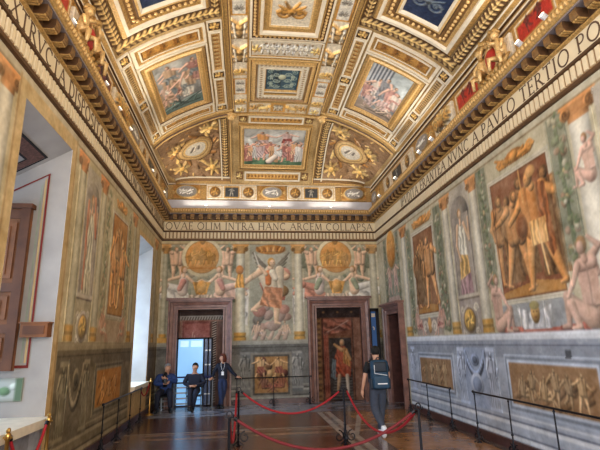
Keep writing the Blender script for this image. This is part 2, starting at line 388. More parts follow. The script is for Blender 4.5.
def fruit(cv, x0, y0, x1, y1, seed, bg=(116, 118, 98), n=None):
    C0 = cv.C.copy() if False else None
    cv.rect(x0, y0, x1, y1, bg); r = random.Random(seed); w_ = x1-x0; y = y0+w_*.3; i = 0
    cv.line([((x0+x1)/2, y0+.03), ((x0+x1)/2, y1-.03)], w_*.10, (74, 88, 62), k=.4)
    cols = [(176, 150, 100), (190, 180, 150), (146, 104, 80), (124, 130, 96), (172, 134, 114), (196, 188, 164), (110, 120, 88)]
    while y < y1-w_*.2:
        for q in range(7):
            cv.ell((x0+x1)/2+(r.random()-.5)*w_*.6, y+(r.random()-.5)*w_*.55, w_*(.09+.11*r.random()), w_*(.09+.09*r.random()), cols[r.randrange(7)], k=.5, ang=r.random()*3)
        for q in range(6):
            a = r.random()*6.28
            cv.ell((x0+x1)/2+math.cos(a)*w_*.27, y+math.sin(a)*w_*.3, w_*.13, w_*.05, (96, 116, 78), ang=a, k=.4)
        y += w_*.95; i += 1
    b = cv._b(x0, y0, x1, y1)
    if b: cv.C[b] = cv.C[b]*.72+np.array(bg, float)*.28
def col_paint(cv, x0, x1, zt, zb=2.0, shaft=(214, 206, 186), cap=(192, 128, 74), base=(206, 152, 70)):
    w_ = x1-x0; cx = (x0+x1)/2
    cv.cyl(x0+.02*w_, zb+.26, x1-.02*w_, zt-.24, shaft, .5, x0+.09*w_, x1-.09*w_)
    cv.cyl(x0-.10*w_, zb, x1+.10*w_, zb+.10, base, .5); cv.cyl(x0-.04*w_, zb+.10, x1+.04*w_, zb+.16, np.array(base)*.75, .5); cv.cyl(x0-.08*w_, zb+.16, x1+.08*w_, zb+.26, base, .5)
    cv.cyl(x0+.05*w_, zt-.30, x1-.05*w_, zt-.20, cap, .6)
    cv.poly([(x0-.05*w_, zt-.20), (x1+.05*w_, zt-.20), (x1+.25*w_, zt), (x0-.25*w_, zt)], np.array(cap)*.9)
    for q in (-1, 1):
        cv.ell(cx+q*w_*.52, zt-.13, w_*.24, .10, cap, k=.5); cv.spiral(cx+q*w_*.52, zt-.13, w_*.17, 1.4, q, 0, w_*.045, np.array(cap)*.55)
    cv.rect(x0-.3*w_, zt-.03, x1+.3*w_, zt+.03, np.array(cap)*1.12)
# ================================================================= WALLS
ZW = 5.40
# ---------------- right wall : s = 15.8 - y
S = lambda y: 15.8-y
cv = Cv(15.8-2.6, ZW, .0165, (184, 174, 146))
cv.mottle(9, .8, 3)
cv.rect(0, 5.24, 13.2, ZW, (186, 176, 150)); cv.rect(0, 5.22, 13.2, 5.25, (120, 98, 70))
def spandrel(s0, s1, z0, z1, seed, col=(200, 132, 62)):
    """little gilt acanthus cartouche over a panel"""
    cx, cz = (s0+s1)/2, (z0+z1)/2; r = random.Random(seed); h = (z1-z0)/2; w_ = (s1-s0)/2
    for i in range(16): q = -1+2*(i+.5)/16; cv.cap((cx+q*w_*.75, cz-h*.55), (cx+q*w_*.95+.05*r.random(), cz+h*(.75-.8*abs(q))*(.6+.5*r.random())), h*.24, h*.15, np.array(col)*(.62+.5*r.random()), .5)
    cv.ell(cx, cz, w_*.42, h*.75, (170, 104, 48), k=.4)
    for q in (-1, 1):
        for i in range(4):
            cv.cap((cx+q*w_*.1*i, cz-h*.3), (cx+q*w_*(.25+.22*i), cz+h*(r.random()-.3)), h*.26, h*.16, np.array(col)*(.8+.35*r.random()), .5)
        cv.spiral(cx+q*w_*.72, cz, h*.6, 1.3, q, 0, h*.16, col)
    cv.ell(cx, cz+h*.1, w_*.2, h*.5, np.array(col)*1.12, k=.5)
def mono_panel(cv, s0, z0, s1, z1, fr, seed, figs, ground=(126, 78, 48), frame=(196, 188, 168)):
    cv.rect(s0-fr, z0-fr, s1+fr, z1+fr, frame); cv.rect(s0-fr*.55, z0-fr*.55, s1+fr*.55, z1+fr*.55, (158, 148, 128)); cv.rect(s0-fr*.4, z0-fr*.4, s1+fr*.4, z1+fr*.4, (212, 204, 184))
    cv.rect(s0, z0, s1, z1, ground)
    r = random.Random(seed); w_, h = s1-s0, z1-z0
    for i in range(26):
        x, y = s0+w_*r.random(), z0+h*r.random(); a = r.random()*3
        x2, y2 = x+.10*h*math.cos(a), y+.14*h*math.sin(a)+.05
        if s0+.05 < x2 < s1-.05 and s0+.05 < x < s1-.05 and y2 < z1-.06 and y > z0+.06: cv.cap((x, y), (x2, y2), .05, .02, np.array(ground)*(.75+.6*r.random()), .4)
    cv.poly([(s0, z0), (s1, z0), (s1, z0+h*.07), (s0+w_*.6, z0+h*.11), (s0, z0+h*.05)], (172, 118, 58))
    for (fx, fz, fh, pose, fl, tone) in figs:
        t = np.array((192, 134, 82))*tone
        fig(cv, s0+fx*w_, z0+fz*h, fh*h, pose, skin=t, cloth=t*.86, hair=t*.62, flip=fl, k=.62, robe=t*.72 if tone < .95 else None, wide=1.15)
    cv.line([(s0, z0), (s1, z0), (s1, z1), (s0, z1), (s0, z0)], .012, (84, 48, 26))
# niche with a robed lady
def niche(cv, s0, s1, z0, z1, lady, skin=(206, 170, 136), robes=((222, 214, 196), (196, 156, 92), (146, 112, 118))):
    cx = (s0+s1)/2; w_ = s1-s0
    cv.rect(s0, z0, s1, z1+.25, (170, 160, 146)); cv.rect(s0+.06, z0, s1-.06, z1-w_*.35, (112, 104, 98)); cv.ell(cx, z1-w_*.40, w_/2-.06, w_*.42, (122, 114, 106), k=.4)
    cv.cyl(s0+.10, z0+.08, s1-.10, z1-w_*.42, (118, 110, 102), -.5)
    h = lady
    cv.poly([(cx-.30*w_, z0+.10), (cx+.30*w_, z0+.10), (cx+.17*w_, z0+h*.52), (cx-.17*w_, z0+h*.52)], robes[2], folds=4)
    cv.poly([(cx-.26*w_, z0+.10+h*.16), (cx+.24*w_, z0+.10+h*.22), (cx+.17*w_, z0+h*.60), (cx-.17*w_, z0+h*.60)], robes[1], folds=3)
    cv.poly([(cx-.20*w_, z0+h*.50), (cx+.20*w_, z0+h*.46), (cx+.17*w_, z0+h*.84), (cx-.17*w_, z0+h*.84)], robes[0], folds=3, fk=.12)
    cv.cap((cx+.15*w_, z0+h*.82), (cx+.34*w_, z0+h*.62), .055, .045, skin); cv.cap((cx+.34*w_, z0+h*.62), (cx+.36*w_, z0+h*.86), .045, .035, skin)
    cv.cap((cx-.15*w_, z0+h*.82), (cx-.27*w_, z0+h*.60), .055, .045, skin); cv.cap((cx-.27*w_, z0+h*.60), (cx-.15*w_, z0+h*.42), .045, .035, skin)
    cv.cap((cx, z0+h*.83), (cx, z0+h*.92), .05, .045, skin); cv.ell(cx-.01, z0+h*.955, .085, .105, (150, 100, 56)); cv.ell(cx+.01, z0+h*.94, .065, .09, skin)
    cv.rect(s0, z0, s1, z0+.09, (188, 176, 158)); cv.rect(s0, z0-.02, s1, z0+.02, (120, 108, 96))
def shield(cv, cx, cz, r, col=(204, 158, 78)):
    cv.ell(cx, cz, r*1.45, r*1.35, (176, 164, 152)); cv.ell(cx, cz, r*1.15, r*1.1, (126, 104, 84)); cv.ell(cx, cz, r, r*.95, col, k=.5)
    for i in range(7):
        a = i*.9; cv.cap((cx+r*.3*math.cos(a), cz+r*.3*math.sin(a)), (cx+r*.7*math.cos(a+.5), cz+r*.7*math.sin(a+.5)), r*.13, r*.08, np.array(col)*(.62 if i % 2 else 1.22))
    for q in (-1, 1): cv.spiral(cx+q*r*1.25, cz+r*1.0, r*.4, 1.2, q, 0, r*.11, (206, 196, 176)); cv.spiral(cx+q*r*1.2, cz-r*1.0, r*.35, 1.2, q, 0, r*.10, (196, 184, 166))
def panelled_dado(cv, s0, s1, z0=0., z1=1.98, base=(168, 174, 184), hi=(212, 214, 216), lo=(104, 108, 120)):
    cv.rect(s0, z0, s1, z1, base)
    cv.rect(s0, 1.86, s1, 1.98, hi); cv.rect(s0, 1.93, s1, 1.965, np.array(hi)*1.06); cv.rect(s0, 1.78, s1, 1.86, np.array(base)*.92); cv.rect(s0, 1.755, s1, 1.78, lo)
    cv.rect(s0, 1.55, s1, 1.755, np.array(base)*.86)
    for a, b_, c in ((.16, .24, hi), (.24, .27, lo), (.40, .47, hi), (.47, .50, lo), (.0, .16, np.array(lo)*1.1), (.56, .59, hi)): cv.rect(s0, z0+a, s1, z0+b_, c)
def dado_panel(cv, s0, s1, z0, z1, seed, frame=(176, 184, 196), ground=(148, 116, 84), tone=(188, 156, 116), n=6):
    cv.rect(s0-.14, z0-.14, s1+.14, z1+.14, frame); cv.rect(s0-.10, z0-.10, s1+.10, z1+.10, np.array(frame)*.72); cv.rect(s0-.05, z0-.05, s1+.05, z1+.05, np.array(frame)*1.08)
    cv.rect(s0, z0, s1, z1, ground); r = random.Random(seed); h = z1-z0; w_ = s1-s0
    for i in range(n*3):
        x = s0+.06+(w_-.3)*r.random(); y = z0+.05+h*.6*r.random(); cv.cap((x, y), (min(x+.16, s1-.06), min(y+.1*r.random()+.05, z1-.06)), .05, .03, np.array(ground)*(.7+.5*r.random()))
    for i in range(n):
        p = ('stand', 'reach', 'sit', 'fly')[r.randrange(4)]; t = np.array(tone)*(.85+.3*r.random())
        fig(cv, s0+.2+(w_-.4)*(i+.5)/n, z0+.03, h*(.80+.1*r.random()) if p != 'sit' else h*.72, p, skin=t, cloth=t*.9, hair=t*.7, flip=1 if r.random() < .5 else -1, k=.5, robe=t*.82)
def caryatid(cv, cx, z0, h, base=(176, 184, 198)):
    b = np.array(base); cv.poly([(cx-.17, z0), (cx+.17, z0), (cx+.10, z0+h*.55), (cx-.10, z0+h*.55)], b*.92, folds=3)
    fig(cv, cx, z0+h*.02, h, 'stand', skin=b*1.08, cloth=b, hair=b*.75, robe=b*.95, k=.6)
    cv.rect(cx-.16, z0+h, cx+.16, z0+h+.08, b*1.1); cv.rect(cx-.20, z0-.04, cx+.20, z0+.02, b*1.1)
def festoon(cv, s0, s1, z, drop, col=(128, 138, 156)):
    n = 16; c = np.array(col)
    p = [(s0+(s1-s0)*i/n, z-drop*math.sin(PI*i/n)**.8) for i in range(n+1)]
    cv.line([(a, b-.05) for a, b in p], .06, c*.62, k=.2); cv.line(p, .055, c*1.18, k=.6)
    cv.ell((s0+s1)/2, z-drop*.35, (s1-s0)*.22, drop*.30, c*1.22, k=.5); cv.ell((s0+s1)/2, z-drop*.35, (s1-s0)*.13, drop*.17, c*.8, k=.5)
    for q in (s0, s1): cv.cap((q, z), (q, z-drop*1.1), .035, .015, c*1.2)

# ---- far bay : oval medallion over the door
fruit(cv, S(15.05), 2.1, S(14.75), 5.2, 5, (120, 122, 104)); fruit(cv, S(13.75), 2.1, S(13.50), 5.2, 6, (120, 122, 104))
cv.rect(S(14.75), 3.0, S(13.75), 5.2, (132, 134, 118))
for q in (-1, 1): fig(cv, S(14.25)+q*.28, 3.3, 1.05, 'reach', skin=(196, 160, 140), drape=(186, 150, 140), flip=-q)
cv.ell(S(14.22), 4.77, .50, .68, (206, 186, 140)); cv.ell(S(14.22), 4.77, .42, .60, (206, 138, 60), k=.3)
for i in range(6): fig(cv, S(14.22)+(-.22+.09*i), 4.42+.03*(i % 2), .62, 'stand', skin=(222, 160, 84), cloth=(196, 126, 52), hair=(150, 90, 36), robe=(186, 116, 48))
cv.poly([(S(14.95), 3.0), (S(13.55), 3.0), (S(13.75), 3.25), (S(14.75), 3.25)], (176, 150, 138))
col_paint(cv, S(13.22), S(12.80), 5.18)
fruit(cv, S(12.76), 2.1, S(12.46), 5.0, 11)
# ---- first brown panel
BROWN1 = (S(12.22), 2.56, S(10.88), 4.70)
spandrel(S(12.3), S(10.8), 4.84, 5.18, 3)
cv.rect(S(12.45), 2.0, S(10.72), 2.46, (150, 134, 122))
mono_panel(cv, *BROWN1, .13, 21, [(.25, .06, .78, 'stand', 1, 1.0), (.5, .10, .80, 'stand', -1, .85), (.75, .05, .86, 'reach', -1, 1.12), (.4, .42, .5, 'fly', 1, 1.05), (.15, .12, .7, 'stand', 1, .8)])
fruit(cv, S(10.72), 2.1, S(10.28), 5.1, 12)
for q, x in ((1, S(12.35)), (-1, S(10.75))): fig(cv, x, 1.98, .78, 'sit', skin=(196, 150, 132), hair=(140, 90, 60), flip=q, drape=(150, 92, 84))
cv.ell(S(11.55), 2.25, .13, .20, (206, 150, 84)); cv.spiral(S(11.85), 2.2, .16, 1.2, 1, 0, .05, (206, 190, 170)); cv.spiral(S(11.25), 2.2, .16, 1.2, -1, 3, .05, (206, 190, 170))
# ---- niche between two columns
niche(cv, S(9.80), S(8.84), 2.72, 4.95, 1.95)
cv.rect(S(9.80), 2.0, S(8.84), 2.70, (158, 146, 138)); shield(cv, S(9.36), 2.27, .24)
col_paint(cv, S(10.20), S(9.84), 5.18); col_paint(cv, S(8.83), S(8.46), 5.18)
fruit(cv, S(8.45), 2.9, S(8.10), 5.2, 13)
# ---- large brown panel
BIG = (S(7.95), 2.56, S(6.27), 4.72)
spandrel(S(7.75), S(6.45), 4.86, 5.18, 4)
cv.rect(S(8.10), 2.0, S(6.14), 2.50, (146, 148, 150))
mono_panel(cv, *BIG, .10, 33, [(.12, .10, .78, 'stand', 1, .95), (.27, .12, .72, 'stand', -1, .82), (.52, .16, .78, 'stand', 1, .80), (.38, .06, .80, 'reach', 1, 1.02), (.93, .12, .80, 'stand', -1, .78)], ground=(124, 72, 46))
t = (206, 140, 78)
fig(cv, BIG[0]+1.22, 2.62, 1.98, 'reach', skin=t, cloth=(186, 120, 64), hair=(150, 96, 50), flip=-1, k=.6, wide=1.25)
cv.poly([(BIG[0]+1.30, 3.55), (BIG[0]+1.50, 3.1), (BIG[0]+1.62, 3.2), (BIG[0]+1.56, 4.3), (BIG[0]+1.34, 4.36)], (140, 78, 42), folds=3)
cv.poly([(BIG[0]+1.02, 3.35), (BIG[0]+1.44, 3.35), (BIG[0]+1.46, 3.75), (BIG[0]+1.02, 3.75)], (222, 164, 98), folds=5, dirn=.1)
cv.line([(BIG[0]+1.22, 3.72), (BIG[0]+1.34, 2.85)], .022, (236, 190, 128)); cv.ell(BIG[0]+.82, 3.72, .17, .24, (150, 88, 46)); cv.ell(BIG[0]+.82, 3.72, .13, .19, (118, 66, 36))
cv.line([(BIG[0]+.95, 4.1), (BIG[0]+.93, 4.70)], .02, (206, 150, 88)); cv.ell(BIG[0]+1.25, 4.58, .13, .10, (214, 152, 88))
fruit(cv, S(6.16), 2.95, S(5.74), 5.2, 14, (126, 128, 108))
# ---- large column at the near end and what repeats beyond the frame
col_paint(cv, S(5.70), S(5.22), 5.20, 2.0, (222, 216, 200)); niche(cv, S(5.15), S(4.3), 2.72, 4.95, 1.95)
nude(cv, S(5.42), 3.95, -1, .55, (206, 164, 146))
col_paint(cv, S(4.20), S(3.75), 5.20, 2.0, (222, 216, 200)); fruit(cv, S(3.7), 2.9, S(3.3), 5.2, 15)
# ---- cloths and seated nudes either side of the large panel
cv.poly([(S(8.25), 1.98), (S(5.55), 1.98), (S(5.6), 2.14), (S(6.3), 2.06), (S(7.1), 2.02), (S(8.1), 2.12)], (164, 88, 74), folds=9)
sk = (198, 160, 142)
nude(cv, S(8.20), 2.0, 1, .82, sk); nude(cv, S(5.82), 2.0, -1, .98, sk, back=True)
cv.poly([(S(7.5), 2.03), (S(6.75), 2.03), (S(6.7), 2.40), (S(7.0), 2.30), (S(7.25), 2.30), (S(7.6), 2.40)], (196, 196, 200), folds=6)
cv.ell(S(7.11), 2.28, .12, .17, (196, 150, 86), k=.5); cv.ell(S(7.11), 2.40, .13, .07, (160, 148, 96)); cv.ell(S(7.15), 2.30, .02, .012, (80, 50, 30)); cv.ell(S(7.07), 2.30, .02, .012, (80, 50, 30)); cv.ell(S(7.11), 2.21, .03, .012, (120, 60, 40))
# ---- dado
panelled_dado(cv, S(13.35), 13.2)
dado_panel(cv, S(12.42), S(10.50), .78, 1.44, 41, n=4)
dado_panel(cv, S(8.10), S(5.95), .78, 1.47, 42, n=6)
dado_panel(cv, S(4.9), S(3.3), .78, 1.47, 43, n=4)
for a, b_ in ((10.15, 8.55), (13.2, 12.75)):
    if a-b_ > 1:
        cv.rect(S(a), .55, S(b_), 1.72, (158, 168, 186)); festoon(cv, S(9.75), S(8.95), 1.62, .42); cv.ell(S(9.35), 1.0, .26, .22, (186, 192, 204)); cv.ell(S(9.35), 1.0, .18, .15, (140, 150, 170))
        caryatid(cv, S(9.98), .60, 1.04); caryatid(cv, S(8.72), .60, 1.04)
    else: caryatid(cv, S((a+b_)/2), .60, 1.04)
caryatid(cv, S(5.5), .60, 1.04)
cv.rect(S(6.55), 1.58, S(6.42), 1.70, (78, 80, 84))
cv.soften(1); cv.age(2., .17, (214, 200, 168)); cv.mottle(7, .5, 31); cv.mottle(9, .10, 32)
cv.hole(S(14.92), -.1, S(13.68), 2.74)
cv.region('fresco_medallion', 'tall oval orange medallion in a cream rim above the side doorway', 'fresco', ell=(S(14.22), 4.77, .50, .68))
cv.region('wall_fresco', 'smaller brown fresco of standing figures on the right wall, nearest the corner doorway', 'fresco', pts=R4(BROWN1[0]-.13, 2.43, BROWN1[2]+.13, 4.83))
cv.region('wall_fresco', 'large brown monochrome fresco of soldiers in a pale frame on the right wall', 'fresco', pts=R4(BIG[0]-.10, 2.46, BIG[2]+.10, 4.82))
cv.region('fresco_niche', 'painted niche with a lady in white and ochre robes between two pale columns', 'fresco', pts=R4(S(9.80), 2.72, S(8.84), 5.05))
cv.region('fresco_shield', 'painted round gold shield beneath the robed lady of the right wall', 'fresco', ell=(S(9.36), 2.27, .36, .33))
for a, b_, l in ((13.22, 12.80, 'painted column at the far end of the right wall, beside the small doorway'), (10.20, 9.84, 'painted pale column left of the robed lady with an orange capital'), (8.83, 8.46, 'painted pale column right of the robed lady with an orange capital'), (5.70, 5.22, 'widest painted column, at the right edge of the photo')):
    w_ = a-b_; cv.region('painted_column', l, 'painted column', pts=[(S(a)-.03, 2.0), (S(b_)+.03, 2.0), (S(b_)+.01, 4.98), (S(b_)+.25*w_, 5.2), (S(a)-.25*w_, 5.2), (S(a)-.01, 4.98)])
for a, b_, z, l in ((12.76, 12.46, 2.9, 'fruit garland strip left of the smaller brown fresco on the right wall'), (10.70, 10.28, 2.9, 'fruit garland strip right of the smaller brown fresco on the right wall'), (8.45, 8.12, 2.9, 'fruit garland strip left of the large soldiers fresco'), (6.13, 5.76, 3.2, 'fruit garland strip right of the large soldiers fresco')):
    cv.region('painted_garland', l, 'painted garland', pts=R4(S(a), z, S(b_), 5.18))
cv.region('painted_nude', 'painted seated nude with raised arm below the left corner of the large soldiers fresco', 'fresco figure', pts=[(S(8.5), 1.99), (S(7.55), 1.99), (S(7.55), 2.4), (S(7.75), 2.58), (S(7.98), 2.62), (S(7.92), 3.1), (S(8.4), 3.1)])
cv.region('painted_nude', 'painted seated nude seen from behind at the right edge of the photo', 'fresco figure', pts=[(S(6.55), 1.99), (S(5.45), 1.99), (S(5.45), 3.25), (S(6.08), 3.25), (S(6.08), 2.62), (S(6.4), 2.5)])
cv.region('painted_mask', 'painted golden face on a white cloth below the soldiers fresco', 'fresco', pts=R4(S(7.33), 2.04, S(6.88), 2.46))
cv.region('dado_panel', 'small tan painted relief low on the right wall behind the short railing', 'fresco', pts=R4(S(12.56), .64, S(10.36), 1.58))
cv.region('dado_panel', 'long tan painted relief low on the right wall below the soldiers fresco', 'fresco', pts=R4(S(8.24), .64, S(5.81), 1.61))
cv.region('painted_statue', 'grey painted statue left of the festoon in the lower right wall', 'fresco figure', pts=R4(S(10.18), .56, S(9.78), 1.72))
cv.region('painted_statue', 'grey painted statue right of the festoon in the lower right wall', 'fresco figure', pts=R4(S(8.92), .56, S(8.52), 1.72))
cv.region('painted_festoon', 'grey painted festoon and shield between two statues in the lower right wall', 'fresco', pts=R4(S(9.78), .62, S(8.92), 1.70))
build_wall(cv, lambda X, Y, o: np.stack([XR-o+0*X, 15.8-X, Y], -1), 'wall_right', M['fresco'])

# ---------------- left wall : s = y - 2.6
S = lambda y: y-2.6
cv = Cv(15.8-2.6, ZW, .0165, (182, 166, 128)); cv.mottle(10, .8, 5)
cv.rect(0, 5.24, 13.2, ZW, (190, 176, 146)); cv.rect(0, 5.22, 13.2, 5.25, (120, 98, 70))
def tanframe(ya, yb, za, zb, w_=.22):
    cv.rect(S(ya-w_), 0, S(yb+w_), min(zb+w_, 5.3), (196, 164, 112)); cv.rect(S(ya-w_)+.02, 0, S(ya-w_)+.05, 5.3, (150, 116, 74)); cv.rect(S(yb+w_)-.05, 0, S(yb+w_)-.02, 5.3, (150, 116, 74))
niche(cv, S(4.3), S(5.0), 2.7, 4.9, 1.9)
col_paint(cv, S(5.05), S(5.42), 5.18); 
cv.rect(S(5.5), 0, S(7.6), 1.98, (120, 100, 74))
tanframe(5.72, 7.38, .95, 5.04); cv.rect(S(5.72), 0, S(7.38), .94, (132, 132, 136)); cv.rect(S(6.95), .05, S(7.28), .86, (164, 166, 172))
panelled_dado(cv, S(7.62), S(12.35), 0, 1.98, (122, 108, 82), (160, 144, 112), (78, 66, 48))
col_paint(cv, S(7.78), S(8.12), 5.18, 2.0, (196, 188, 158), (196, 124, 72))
niche(cv, S(8.16), S(8.98), 2.72, 4.85, 1.9, (206, 160, 130), ((206, 200, 176), (200, 194, 170), (186, 178, 152)))
cv.cap((S(8.35), 4.45), (S(8.38), 2.9), .05, .04, (190, 112, 84)); cv.cap((S(8.70), 4.6), (S(8.85), 3.9), .05, .04, (190, 112, 84))
cv.rect(S(8.16), 2.0, S(8.98), 2.70, (158, 146, 118)); shield(cv, S(8.58), 2.25, .20)
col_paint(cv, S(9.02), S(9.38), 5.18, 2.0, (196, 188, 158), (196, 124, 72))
spandrel(S(10.1), S(11.1), 4.86, 5.18, 9)
for a, b_, sd in ((9.45, 9.80, 3), (11.32, 11.60, 4)): fruit(cv, S(a), 2.5, S(b_), 5.1, sd, (170, 160, 128))
LB = (S(9.98), 2.56, S(11.15), 4.70)
cv.rect(S(9.45), 2.0, S(11.55), 2.44, (166, 140, 110))
mono_panel(cv, *LB, .10, 71, [(.25, .06, .80, 'stand', 1, 1.25), (.55, .08, .82, 'stand', -1, 1.15), (.8, .06, .74, 'reach', -1, 1.35), (.4, .3, .6, 'stand', 1, 1.05)], ground=(176, 112, 54), frame=(176, 168, 142))
for q, x in ((1, S(9.75)), (-1, S(11.35))): fig(cv, x, 1.98, .72, 'sit', skin=(196, 140, 110), hair=(140, 90, 60), flip=q, drape=(196, 180, 150))
col_paint(cv, S(11.75), S(12.10), 5.18, 2.0, (186, 180, 152), (196, 124, 72))
tanframe(12.55, 14.40, .9, 4.82, .14)
col_paint(cv, S(14.75), S(15.15), 5.18, 2.0, (176, 170, 146))
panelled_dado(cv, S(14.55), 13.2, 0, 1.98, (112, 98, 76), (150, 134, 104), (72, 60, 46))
cv.rect(S(7.75), .45, S(9.25), 1.74, (110, 98, 76)); festoon(cv, S(8.15), S(8.85), 1.60, .62, (120, 108, 84)); caryatid(cv, S(7.95), .55, 1.06, (140, 128, 100)); caryatid(cv, S(9.05), .55, 1.06, (140, 128, 100))
dado_panel(cv, S(9.66), S(11.46), .78, 1.46, 44, (130, 118, 92), (176, 118, 54), (206, 150, 84), n=3)
cv.soften(1); cv.age(2., .26, (206, 190, 154)); cv.mottle(9, .5, 37); cv.mottle(9, .10, 38)
for ya, yb, za, zb in LWIN: cv.hole(S(ya), za, S(yb), zb)
cv.region('wall_fresco', 'orange brown fresco of standing figures on the left wall between two columns', 'fresco', pts=R4(LB[0]-.10, 2.46, LB[2]+.10, 4.80))
cv.region('fresco_niche', 'painted niche with a statue in cream robes on the left wall', 'fresco', pts=R4(S(8.16), 2.72, S(8.98), 5.0))
cv.region('fresco_shield', 'painted oval gold shield under the left wall statue', 'fresco', ell=(S(8.58), 2.25, .30, .28))
for a, b_, l in ((7.78, 8.12, 'painted column next to the near window recess on the left wall'), (9.02, 9.38, 'painted column between statue and orange fresco on the left wall'), (11.75, 12.10, 'painted column left of the far window on the left wall'), (5.05, 5.42, 'painted column at the left edge of the photo')):
    w_ = b_-a; cv.region('painted_column', l, 'painted column', pts=[(S(a)-.03, 2.0), (S(b_)+.03, 2.0), (S(b_)+.01, 4.98), (S(b_)+.2*w_, 5.2), (S(a)-.2*w_, 5.2), (S(a)-.01, 4.98)])
cv.region('dado_panel', 'ochre painted relief low on the left wall behind the railing', 'fresco', pts=R4(S(9.52), .64, S(11.60), 1.60))
cv.region('painted_festoon', 'dark painted festoon between two statues low on the left wall', 'fresco', pts=R4(S(8.13), .62, S(8.87), 1.72))
build_wall(cv, lambda X, Y, o: np.stack([XL+o+0*X, X+2.6, Y], -1), 'wall_left', M['fresco'])

# ---------------- end wall : s = dx + 3.76
S = lambda d: d+3.76
cv = Cv(7.52, ZW, .017, (188, 178, 150)); cv.mottle(9, .7, 8)
cv.rect(0, 5.26, 7.52, ZW, (198, 180, 138)); cv.rect(0, 5.24, 7.52, 5.265, (126, 98, 62))
def bay(cx, warm):
    cv.rect(S(cx-1.15), 1.98, S(cx+1.15), 5.24, (158, 154, 132))
    for q in (-1, 1):
        for i in range(7): cv.ell(S(cx+q*(.72+.07*i)), 4.95-.18*(i % 4), .16, .20, (104, 110, 90), k=.2, a=.8)
    for i in range(26):
        r = random.Random(i+int(cx*10)); x = cx-1.1+2.2*r.random(); z = 3.3+1.9*r.random()
        cv.ell(S(x), z, .16*r.random()+.05, .12*r.random()+.04, [(118, 126, 104), (168, 160, 132), (150, 140, 112), (186, 172, 146)][i % 4], ang=r.random()*3, k=.4)
    for q in (-1, 1):      # putti
        fig(cv, S(cx+q*.86), 4.02, 1.12, 'lift', skin=(222, 182, 150), hair=(170, 120, 80), flip=-q, wide=1.35, k=.45)
    cv.ell(S(cx), 4.80, .68, .68, (228, 214, 176), k=.15); cv.ell(S(cx), 4.80, .565, .565, (160, 114, 64), k=.1); cv.ell(S(cx), 4.80, .55, .55, (222, 156, 84), k=.15)
    for i in range(7):
        r = random.Random(i*5+int(warm)); t = np.array((232, 168, 88))*(.8+.35*r.random())
        fig(cv, S(cx-.40+.13*i), 4.46+.08*(i % 2), .58-.1*abs(i-3)/3, 'stand' if i % 2 else 'reach', skin=t, cloth=t*.85, hair=t*.6, robe=t*.75)
    cv.rect(S(cx-.5), 4.40, S(cx+.5), 4.44, (180, 112, 48)) 
    cv.ell(S(cx), 5.40, .10, .16, (206, 150, 84))
    # reclining women on the door cornice
    for q in (-1, 1):
        f = -q; x = S(cx+q*.62); z = 3.42; sk2 = (226, 190, 160)
        dr = (214, 210, 204) if (q < 0) == (cx < 0) else ((206, 172, 156) if cx < 0 else (190, 128, 108))
        cv.poly([(x-q*.35, z-.05), (x+q*.75, z-.05), (x+q*.95, z+.30), (x+q*.45, z+.48), (x-q*.1, z+.25)], dr, folds=6, dirn=.7)
        if q > 0 and cx < 0 or q < 0 and cx > 0: cv.poly([(x+q*.5, z+.3), (x+q*.98, z+.25), (x+q*.92, z-.95), (x+q*.60, z-.7)], (206, 200, 190), folds=4)
        cv.cap((x+q*.05, z+.28), (x+q*.55, z+.42), .13, .10, dr); cv.cap((x+q*.55, z+.42), (x+q*.88, z+.10), .10, .06, sk2 if cx < 0 else dr)
        cv.cap((x, z+.22), (x-q*.05, z+.68), .17, .15, sk2 if q > 0 else (214, 196, 186)); cv.cap((x-q*.02, z+.55), (x+q*.10, z+.30), .10, .08, (200, 140, 128) if cx < 0 else (140, 150, 124))
        cv.cap((x-q*.14, z+.70), (x-q*.42, z+.46), .06, .05, sk2); cv.cap((x-q*.42, z+.46), (x-q*.60, z+.60), .05, .03, sk2)
        cv.cap((x+q*.12, z+.70), (x+q*.55, z+.58), .06, .05, sk2); cv.cap((x+q*.55, z+.58), (x+q*.98, z+.62), .05, .035, sk2)
        cv.cap((x-q*.03, z+.72), (x-q*.03, z+.84), .05, .05, sk2); cv.ell(x-q*.03, z+.95, .105, .12, (176, 124, 72)); cv.ell(x-q*.06, z+.93, .08, .10, sk2)
    cv.poly([(S(cx-.16), 3.5), (S(cx+.16), 3.5), (S(cx+.30), 3.95), (S(cx-.30), 3.95)], (206, 148, 72), folds=4); cv.ell(S(cx), 3.78, .16, .22, (222, 166, 92))
    cv.poly([(S(cx-.45), 3.40), (S(cx+.45), 3.40), (S(cx+.40), 3.52), (S(cx-.4), 3.52)], (196, 178, 160), folds=7)
bay(-2.39, 1); bay(2.24, 2)
# central angel
cv.rect(S(-.78), 1.98, S(.68), 5.24, (158, 156, 138)); cv.rect(S(-.70), 4.55, S(.60), 4.90, (176, 174, 158)); cv.ell(S(-.05), 5.06, .52, .17, (196, 128, 58))
for i in range(9): cv.cap((S(-.05)+(i-4)*.10, 5.02), (S(-.05)+(i-4)*.12, 5.14), .05, .03, (214, 154, 84) if i % 2 else (150, 92, 44))
for i in range(12):
    r = random.Random(i+90); x = -.65+1.2*r.random(); z = 2.3+.9*r.random()
    cv.ell(S(x), z, .12+.14*r.random(), .10+.08*r.random(), [(176, 140, 126), (120, 112, 104), (160, 136, 126)][i % 3], ang=r.random(), k=.4)
for q in (-1, 1):          # wings
    for i in range(6): cv.cap((S(-.05)+q*.12, 4.35-.03*i), (S(-.05)+q*(.62-.05*i), 4.95-.17*i), .07, .03, (112-i*3, 104, 92), .5)
cv.poly([(S(-.45), 3.9), (S(-.2), 3.3), (S(.42), 3.3), (S(.45), 3.75), (S(.1), 4.1)], (156, 88, 74), folds=5)
